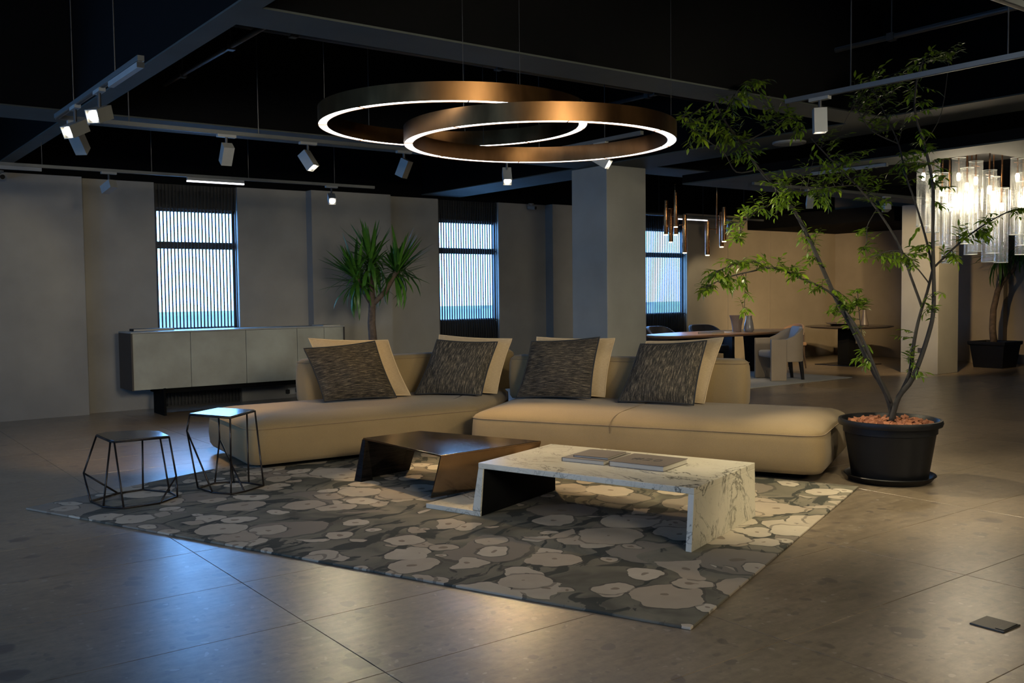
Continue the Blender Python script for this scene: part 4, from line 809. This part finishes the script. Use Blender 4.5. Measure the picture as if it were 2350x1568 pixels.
def side_chair(lab, loc, rz):
    t = thing('dining_chair', lab, 'chair', loc, rz)
    B().box(-0.22, 0.25, -0.24, 0.24, 0.42, 0.49).obj('seat', MT['tanleather'], t, bevel=0.03, seg=4)
    B().box(-0.2, 0.22, -0.2, 0.2, 0.36, 0.42).obj('seat_rail', MT['darkwood'], t)
    b = B(); n = 15; vs_ = []; fs = []
    for i in range(n):
        a = math.pi * (0.62 + 0.76 * i / (n - 1)); w = abs(i / (n - 1) * 2 - 1)
        for r, dz in ((0.255, 0), (0.255, 1), (0.225, 1), (0.225, 0)):
            z = (0.60 + 0.03 * w) if dz == 0 else (0.83 - 0.10 * w * w); vs_.append((0.02 + r * 1.1 * math.cos(a), r * 1.08 * math.sin(a), z))
    for i in range(n - 1):
        for k in range(4): fs.append((i * 4 + k, i * 4 + (k + 1) % 4, (i + 1) * 4 + (k + 1) % 4, (i + 1) * 4 + k))
    fs += [(3, 2, 1, 0), tuple((n - 1) * 4 + k for k in range(4))]; b.add(vs_, fs); b.obj('backrest', MT['tanleather'], t, smooth='auto', bevel=0.008)
    for s in (-1, 1): B().tube([(-0.20, s * 0.17, 0.40), (-0.23, s * 0.15, 0.66)], 0.016, 8).obj('back_post', MT['darkwood'], t)
    for x, y in ((0.19, 0.19), (0.19, -0.19), (-0.18, 0.18), (-0.18, -0.18)): B().tube([(x, y, 0.38), (x * 1.22, y * 1.15, 0.0)], [0.022, 0.012], 8).obj('leg', MT['darkwood'], t)
side_chair('brown leather chair with curved back and dark legs beyond the dining table', (14.86, 11.22, 0), R(175))

# ------------------------------------------------------------------ plants
def pot_round(t, r0, r1, h, mat):
    b = B(); b.lathe([(r0, 0.02), (r1 * 0.955, h * 0.78), (r1 * 0.985, h * 0.79), (r1 * 0.99, h * 0.90), (r1 * 1.08, h * 0.905), (r1 * 1.10, h * 0.95), (r1 * 1.08, h), (r1 * 1.02, h), (r1 * 0.97, h * 0.93), (r1 * 0.94, h * 0.85)], 48, (0, 0, 0), True, False); b.obj('pot', mat, t, smooth='auto')
TREE_C = (6.69, 4.12)
tree = thing('potted_tree', 'slender leafy tree in a round black pot at the end of the sofa', 'potted tree', (TREE_C[0], TREE_C[1], 0))
pot_round(tree, 0.275, 0.345, 0.475, MT['pot'])
B().lathe([(0.28, 0.0), (0.30, 0.012), (0.325, 0.045), (0.335, 0.05), (0.33, 0.056), (0.315, 0.05), (0.29, 0.02)], 48).obj('saucer', MT['pot'], tree, smooth='auto')
B().lathe([(0.325, 0.405), (0.32, 0.415)], 40).obj('soil', MT['soil'], tree)
rnd = random.Random(5); chips = []
for k in range(3):
    b = B(); vs_ = [(sx * rnd.uniform(0.012, 0.024), sy * rnd.uniform(0.010, 0.02), sz * rnd.uniform(0.007, 0.013)) for sz in (-1, 1) for sx, sy in ((-1, -1), (1, -1), (1, 1), (-1, 1))]; b.add(vs_, [(0, 3, 2, 1), (4, 5, 6, 7), (0, 1, 5, 4), (1, 2, 6, 5), (2, 3, 7, 6), (3, 0, 4, 7)]); chips.append(b.obj('bark_chip', MT['bark_chip'], tree))
for k in range(230):
    a, r = rnd.uniform(0, 6.28), 0.305 * math.sqrt(rnd.random()); loc = (r * math.cos(a), r * math.sin(a), 0.42 + 0.035 * rnd.random() + 0.02 * (1 - r / 0.3)); rot = (rnd.uniform(-0.6, 0.6), rnd.uniform(-0.6, 0.6), rnd.uniform(0, 6.28))
    if k < 3: chips[k].location = loc; chips[k].rotation_euler = rot
    else: dup_mesh(chips[k % 3], loc, rot=rot)
BRANCHES = {
    'A': (0.024, 0.006, [(6.725, 4.106, 0.448), (6.706, 4.159, 0.657), (6.647, 4.253, 0.863), (6.595, 4.373, 1.141), (6.53, 4.501, 1.413), (6.476, 4.624, 1.722), (6.409, 4.756, 2.036), (6.277, 4.831, 2.242), (6.095, 4.891, 2.413), (5.914, 4.913, 2.597), (5.703, 4.892, 2.74), (5.55, 4.865, 2.866)]),
    'A2': (0.011, 0.009, [(6.657, 4.091, 0.599), (6.602, 4.157, 0.788), (6.563, 4.238, 1.012), (6.531, 4.323, 1.195), (6.547, 4.418, 1.294)]),
    'B': (0.022, 0.005, [(6.66, 4.092, 0.449), (6.704, 4.059, 0.642), (6.778, 3.988, 0.788), (6.865, 3.918, 1.111), (6.889, 3.89, 1.341), (6.883, 3.899, 1.799), (6.881, 3.902, 2.223), (6.822, 3.942, 2.547), (6.758, 3.979, 2.772), (6.734, 3.951, 3.02), (6.745, 3.89, 3.184)]),
    'C': (0.018, 0.011, [(6.725, 4.169, 0.452), (6.807, 4.107, 0.654), (6.836, 4.047, 0.824), (6.887, 4.047, 1.039), (6.945, 4.051, 1.188), (6.987, 4.04, 1.319)]),
    'C1': (0.011, 0.005, [(6.987, 4.04, 1.319), (6.968, 4.118, 1.542), (6.944, 4.217, 1.816), (6.864, 4.357, 2.094), (6.787, 4.49, 2.29), (6.686, 4.64, 2.488), (6.603, 4.777, 2.678)]),
    'C2': (0.012, 0.01, [(6.987, 4.04, 1.319), (6.967, 3.988, 1.439), (6.93, 3.926, 1.604)]),
    'B1': (0.01, 0.004, [(6.891, 3.904, 1.597), (6.934, 3.973, 1.804), (6.971, 4.09, 2.112), (6.963, 4.175, 2.354), (6.975, 4.243, 2.598), (6.925, 4.334, 2.843), (6.869, 4.414, 3.054)]),
    'B2': (0.009, 0.003, [(6.898, 3.901, 1.62), (6.979, 3.751, 1.795), (7.04, 3.613, 1.917), (7.112, 3.466, 2.012), (7.179, 3.367, 2.039)]),
    'B3': (0.006, 0.003, [(6.886, 3.928, 1.505), (6.732, 3.952, 1.636), (6.567, 3.994, 1.749), (6.32, 4.051, 1.7)]),
    'S1': (0.01, 0.003, [(6.578, 4.42, 1.304), (6.401, 4.475, 1.455), (6.16, 4.537, 1.55), (5.946, 4.615, 1.63), (5.723, 4.68, 1.604), (5.503, 4.741, 1.554), (5.331, 4.79, 1.478)]),
    'S1b': (0.004, 0.002, [(5.89, 4.631, 1.627), (5.736, 4.65, 1.681), (5.569, 4.674, 1.664), (5.405, 4.718, 1.61)]),
    'S1c': (0.003, 0.002, [(5.702, 4.695, 1.598), (5.675, 4.681, 1.456), (5.649, 4.667, 1.32)]),
    'S2': (0.006, 0.003, [(6.35, 4.795, 2.146), (6.187, 4.866, 2.138), (5.981, 4.913, 2.014), (5.852, 4.911, 1.842)]),
    'S3': (0.005, 0.002, [(6.622, 4.275, 0.914), (6.66, 4.347, 1.106), (6.701, 4.406, 1.342), (6.718, 4.426, 1.462)]),
    'S4': (0.006, 0.003, [(6.095, 4.891, 2.413), (5.912, 4.963, 2.385), (5.759, 4.962, 2.524), (5.465, 5.003, 2.669), (5.366, 5.021, 2.765)]),
    'S5': (0.006, 0.003, [(5.914, 4.913, 2.597), (6.115, 4.832, 2.704), (6.254, 4.734, 2.803), (6.389, 4.692, 2.743)]),
    'S6': (0.005, 0.002, [(5.69, 4.903, 2.757), (5.71, 4.835, 2.911), (5.752, 4.746, 2.997), (5.844, 4.679, 3.018)]),
    'S7': (0.005, 0.002, [(6.787, 4.49, 2.29), (6.52, 4.563, 2.264), (6.34, 4.633, 2.227), (6.164, 4.704, 2.258)]),
    'S8': (0.004, 0.002, [(6.864, 4.357, 2.094), (6.753, 4.368, 1.955), (6.715, 4.35, 1.817), (6.646, 4.373, 1.749)]),
    'S9': (0.004, 0.002, [(6.822, 3.942, 2.547), (6.914, 3.862, 2.769), (6.886, 3.785, 3.198)]),
    'S10': (0.005, 0.002, [(6.975, 4.243, 2.598), (6.856, 4.403, 2.711), (6.797, 4.52, 2.893), (6.752, 4.607, 2.73)]),
}
CLUSTERS = [
    ((5.473, 4.967, 2.777), 0.15, 0.117, 9, 'S4'),
    ((5.726, 4.934, 2.683), 0.2, 0.15, 11, 'A'),
    ((5.735, 4.814, 2.878), 0.2, 0.117, 9, 'S6'),
    ((6.08, 4.804, 2.847), 0.167, 0.134, 8, 'S5'),
    ((6.323, 4.704, 2.755), 0.117, 0.083, 6, 'S5'),
    ((5.984, 4.894, 2.534), 0.167, 0.134, 9, 'A'),
    ((5.831, 4.689, 3.012), 0.117, 0.04, 4, 'S6'),
    ((5.49, 4.983, 2.636), 0.083, 0.1, 4, 'S4'),
    ((6.263, 4.821, 2.308), 0.184, 0.134, 8, 'S7'),
    ((6.486, 4.66, 2.408), 0.2, 0.15, 10, 'S7'),
    ((6.749, 4.645, 2.701), 0.1, 0.083, 3, 'C1'),
    ((6.779, 4.505, 2.445), 0.2, 0.167, 10, 'C1'),
    ((6.864, 4.366, 2.231), 0.184, 0.134, 8, 'C1'),
    ((6.491, 4.582, 2.231), 0.167, 0.134, 8, 'S7'),
    ((6.991, 4.266, 3.143), 0.167, 0.117, 8, 'B1'),
    ((6.889, 4.427, 3.092), 0.167, 0.134, 8, 'S10'),
    ((6.926, 4.335, 2.878), 0.2, 0.134, 10, 'S10'),
    ((6.76, 3.981, 2.837), 0.117, 0.167, 6, 'B'),
    ((6.847, 3.959, 2.519), 0.134, 0.167, 8, 'B'),
    ((6.952, 4.162, 2.419), 0.15, 0.15, 8, 'B1'),
    ((6.887, 3.786, 3.214), 0.073, 0.04, 3, 'S9'),
    ((6.789, 3.915, 3.116), 0.134, 0.1, 4, 'B'),
    ((6.906, 3.886, 2.255), 0.067, 0.2, 6, 'B'),
    ((6.636, 4.0, 1.67), 0.167, 0.073, 10, 'B3'),
    ((6.417, 4.041, 1.701), 0.117, 0.05, 4, 'B3'),
    ((6.887, 4.009, 1.805), 0.083, 0.1, 4, 'B1'),
    ((7.027, 3.645, 1.871), 0.15, 0.083, 10, 'B2'),
    ((7.111, 3.465, 1.99), 0.117, 0.05, 6, 'B2'),
    ((6.943, 3.797, 1.699), 0.083, 0.067, 4, 'B2'),
    ((6.103, 4.905, 2.137), 0.134, 0.1, 7, 'S2'),
    ((5.879, 4.935, 1.945), 0.06, 0.134, 6, 'S2'),
    ((6.324, 4.825, 2.106), 0.134, 0.1, 6, 'A'),
    ((6.419, 4.648, 1.825), 0.1, 0.2, 8, 'A'),
    ((5.634, 4.688, 1.665), 0.167, 0.067, 9, 'S1b'),
    ((5.447, 4.734, 1.579), 0.134, 0.067, 8, 'S1b'),
    ((5.365, 4.766, 1.491), 0.073, 0.053, 5, 'S1'),
    ((5.568, 4.714, 1.505), 0.117, 0.067, 6, 'S1'),
    ((5.921, 4.635, 1.666), 0.134, 0.067, 7, 'S1'),
    ((6.084, 4.56, 1.616), 0.1, 0.073, 6, 'S1'),
    ((6.28, 4.506, 1.499), 0.1, 0.067, 4, 'S1'),
    ((5.664, 4.671, 1.359), 0.053, 0.1, 4, 'S1c'),
    ((6.557, 4.464, 1.344), 0.1, 0.1, 6, 'A'),
    ((6.698, 4.412, 1.411), 0.1, 0.083, 7, 'S3'),
    ((6.617, 4.388, 1.242), 0.1, 0.083, 5, 'S3'),
    ((6.707, 4.357, 1.817), 0.04, 0.134, 4, 'S8'),
    ((6.872, 4.1, 1.105), 0.067, 0.2, 3, 'C'),
    ((6.896, 3.887, 1.374), 0.047, 0.134, 4, 'B'),
    ((6.629, 4.272, 0.941), 0.1, 0.083, 3, 'S3'),
    ((6.82, 3.994, 0.795), 0.1, 0.067, 2, 'C'),
]

bp_ = {}
for nm, (ra, rb, pts) in BRANCHES.items():
    P = [Vector(p) for p in pts]; sm = []
    for i in range(len(P) - 1):      # Catmull-Rom smoothing
        p0, p1, p2, p3 = P[max(i - 1, 0)], P[i], P[i + 1], P[min(i + 2, len(P) - 1)]
        for s in range(4):
            t = s / 4; sm.append(0.5 * ((2 * p1) + (p2 - p0) * t + (2 * p0 - 5 * p1 + 4 * p2 - p3) * t * t + (3 * p1 - p0 - 3 * p2 + p3) * t ** 3))
    sm.append(P[-1]); n = len(sm); bp_[nm] = sm
    B().tube(sm, [ra + (rb - ra) * i / (n - 1) for i in range(n)], 8 if ra > 0.008 else 6).obj('stem' if nm in ('A', 'B', 'C') else 'branch', MT['bark'], tree, world=True, smooth=True)
def leaf_mesh(l, w, droop, name, mat):
    sec = [(0.0, 0.02), (0.18, 0.55), (0.42, 1.0), (0.7, 0.72), (0.9, 0.25), (1.0, 0.0)]; b = B(); vs_ = []; fs = []
    for s, k in sec:
        z = -droop * l * s * s; vs_ += [(l * s, -w * k, z + 0.18 * w * k), (l * s, 0, z), (l * s, w * k, z + 0.18 * w * k)]
    for i in range(len(sec) - 1):
        a = i * 3; fs += [(a, a + 3, a + 4, a + 1), (a + 1, a + 4, a + 5, a + 2)]
    b.add(vs_, fs); return b
LV = [(0.082, 0.0125, 0.25), (0.068, 0.0115, 0.45), (0.09, 0.0125, 0.12), (0.056, 0.012, 0.3)]
leafs = []; rnd = random.Random(21); twig = B()
for c, rx, rz_, ntw, br in CLUSTERS:
    c = Vector(c)
    for k in range(int(ntw * 2.0)):
        a = rnd.uniform(0, 6.28); q = rnd.random() ** 0.6; end = c + rt * (rx * q * math.cos(a)) + up * (rz_ * q * math.sin(a)) + fw * rnd.uniform(-0.16, 0.16)
        src = min(bp_[br], key=lambda p: (p - end).length + rnd.uniform(0, 0.12))
        if (src - end).length > 0.34: src = end + (src - end).normalized() * 0.34 if rnd.random() < 0.45 else src
        dirv = end - src; Lg = dirv.length
        if Lg < 0.05: continue
        mid = src + dirv * 0.5 + up * 0.06 * Lg; pts = [src, src.lerp(mid, 0.5) * 0.5 + src.lerp(end, 0.25) * 0.5, mid, end]; twig.tube(pts, [0.0022, 0.002, 0.0016, 0.001], 4)
        m_ = rnd.randint(7, 11)
        for i in range(m_):
            t = 0.2 + 0.8 * i / (m_ - 1); p = src.lerp(end, t) + up * 0.06 * Lg * 4 * t * (1 - t) * 0.5
            d = dirv.normalized(); side = d.cross(up); side = side.normalized() if side.length > 0.05 else rt
            sgn = 1 if i % 2 else -1
            lx = (d * rnd.uniform(0.35, 0.9) + side * sgn * rnd.uniform(0.5, 1.0) + up * rnd.uniform(-0.55, 0.3)).normalized() if i < m_ - 1 else (d - up * 0.3).normalized()
            nz = (up + Vector((rnd.uniform(-.5, .5), rnd.uniform(-.5, .5), 0))); ly = nz.cross(lx).normalized(); lz = lx.cross(ly)
            leafs.append((p, lx, ly, lz, rnd.randrange(4), rnd.uniform(0.55, 1.0)))
twig.obj('twigs', MT['bark'], tree, world=True)['kind'] = 'stuff'
proto = [leaf_mesh(*v, 'leaf', MT['leaf']) for v in LV]; pobj = [None] * 4; camp = Vector((0, 0, 1.47)); restl = B(); inv = wmat(tree).inverted()
leafs.sort(key=lambda q: (q[0] - camp).length / q[5])
for k, (p, lx, ly, lz, vi, s) in enumerate(leafs):
    M4 = Matrix((lx * s, ly * s, lz * s)).transposed().to_4x4(); M4.translation = p
    if k < 296:
        if pobj[vi] is None: o = proto[vi].obj('leaf', MT['leaf'], tree, smooth=True); pobj[vi] = o
        else: o = dup_mesh(pobj[vi])
        o.matrix_basis = inv @ M4
    else: restl.add([M4 @ v for v in proto[vi].v], proto[vi].f)
restl.obj('foliage', MT['leaf'], tree, world=True, smooth=True)['kind'] = 'stuff'

def yucca(lab, base, trunk, heads, stalks, nleaf, ll, square=None, seed=1):
    t = thing('potted_yucca', lab, 'potted plant', base); rn = random.Random(seed)
    if square:
        a, h = square; b = B()
        def sq(r, z): return [(-r, -r, z), (r, -r, z), (r, r, z), (-r, r, z)]
        b.rings([sq(a * 0.78, 0), sq(a * 0.93, h * 0.86), sq(a, h * 0.87), sq(a * 1.02, h), sq(a * 0.95, h), sq(a * 0.92, h * 0.9)], True, False); b.obj('pot', MT['pot'], t, bevel=0.01); B().box(-a * 0.92, a * 0.92, -a * 0.92, a * 0.92, h * 0.86, h * 0.9).obj('soil', MT['soil'], t)
    else:
        pot_round(t, 0.2, 0.24, 0.4, MT['pot']); B().lathe([(0.225, 0.33), (0.22, 0.34)], 32).obj('soil', MT['soil'], t)
    B().tube(trunk, [0.062 - 0.018 * i / (len(trunk) - 1) for i in range(len(trunk))], 10).obj('trunk', MT['yucca_bark'], t, world=True, smooth=True)
    for st in stalks: B().tube(st, [0.04, 0.034, 0.03][:len(st)], 8).obj('branch', MT['yucca_bark'], t, world=True, smooth=True)
    protos = []
    for dr_, l in ((0.05, ll), (0.3, ll * 0.95), (0.75, ll * 0.9), (1.1, ll * 0.85)):
        sec = [(0, 0.55), (0.15, 0.8), (0.4, 1.0), (0.7, 0.8), (0.9, 0.38), (1.0, 0.03)]; b = B(); vs_ = []; fs = []
        for s, k in sec:
            x = l * s * (1 - 0.25 * dr_ * s * s); z = -dr_ * 0.55 * l * s * s; vs_ += [(x, -0.023 * k, z + 0.006 * k), (x, 0, z), (x, 0.023 * k, z + 0.006 * k)]
        for i in range(len(sec) - 1): a = i * 3; fs += [(a, a + 3, a + 4, a + 1), (a + 1, a + 4, a + 5, a + 2)]
        b.add(vs_, fs); protos.append([b, None])
    iv = wmat(t).inverted()
    for hx in heads:
        c, axis = Vector(hx[0]), Vector(hx[1]).normalized()
        for k in range(nleaf):
            el = rn.uniform(-0.95, 1.0) if k > nleaf * 0.25 else rn.uniform(0.8, 1.5); az = rn.uniform(0, 6.28)
            e1 = axis.orthogonal().normalized(); e2 = axis.cross(e1); d = (axis * math.sin(el) + (e1 * math.cos(az) + e2 * math.sin(az)) * math.cos(el)).normalized()
            vi = 0 if el > 0.9 else 1 if el > 0.35 else 2 if el > -0.2 else 3; vi = min(3, max(0, vi + rn.choice((0, 0, -1))))
            ly = up.cross(d); ly = ly.normalized() if ly.length > 0.02 else rt; lz = d.cross(ly); s = rn.uniform(0.75, 1.12)
            M4 = Matrix((d * s, ly * s, lz * s)).transposed().to_4x4(); M4.translation = c + axis * rn.uniform(-0.10, 0.08) + d * 0.02
            if protos[vi][1] is None: o = protos[vi][0].obj('leaf', MT['yucca'], t, smooth=True); protos[vi][1] = o
            else: o = dup_mesh(protos[vi][1])
            o.matrix_basis = iv @ M4
    return t
yucca('tall yucca with three leafy heads behind the sofa', (5.94, 10.92, 0), [(5.94, 10.92, 0.30), (5.95, 10.91, 0.8), (5.93, 10.915, 1.1), (5.95, 10.92, 1.38)],
      [((5.80, 11.05, 1.66), (-0.35, 0.1, 1)), ((5.955, 10.96, 1.86), (0.05, 0, 1)), ((6.22, 10.74, 1.75), (0.4, -0.1, 1))],
      [[(5.95, 10.92, 1.34), (5.87, 10.98, 1.5), (5.80, 11.05, 1.68)], [(5.95, 10.92, 1.34), (5.955, 10.94, 1.6), (5.955, 10.96, 1.88)], [(5.95, 10.92, 1.34), (6.09, 10.83, 1.5), (6.22, 10.74, 1.77)]], 84, 0.52, seed=4)
yucca('dark yucca with curved trunk in a square black pot by the right wall', (17.66, 8.78, 0), [(17.63, 8.78, 0.40), (17.60, 8.80, 0.70), (17.62, 8.80, 1.05), (17.70, 8.765, 1.4), (17.78, 8.72, 1.58)],
      [((17.70, 8.75, 2.05), (-0.3, 0.1, 1)), ((18.05, 8.52, 2.2), (0.2, -0.1, 1))],
      [[(17.78, 8.72, 1.56), (17.74, 8.74, 1.8), (17.70, 8.75, 2.06)], [(17.78, 8.72, 1.56), (17.95, 8.6, 1.78), (18.05, 8.52, 2.22)]], 50, 0.62, square=(0.34, 0.48), seed=9)
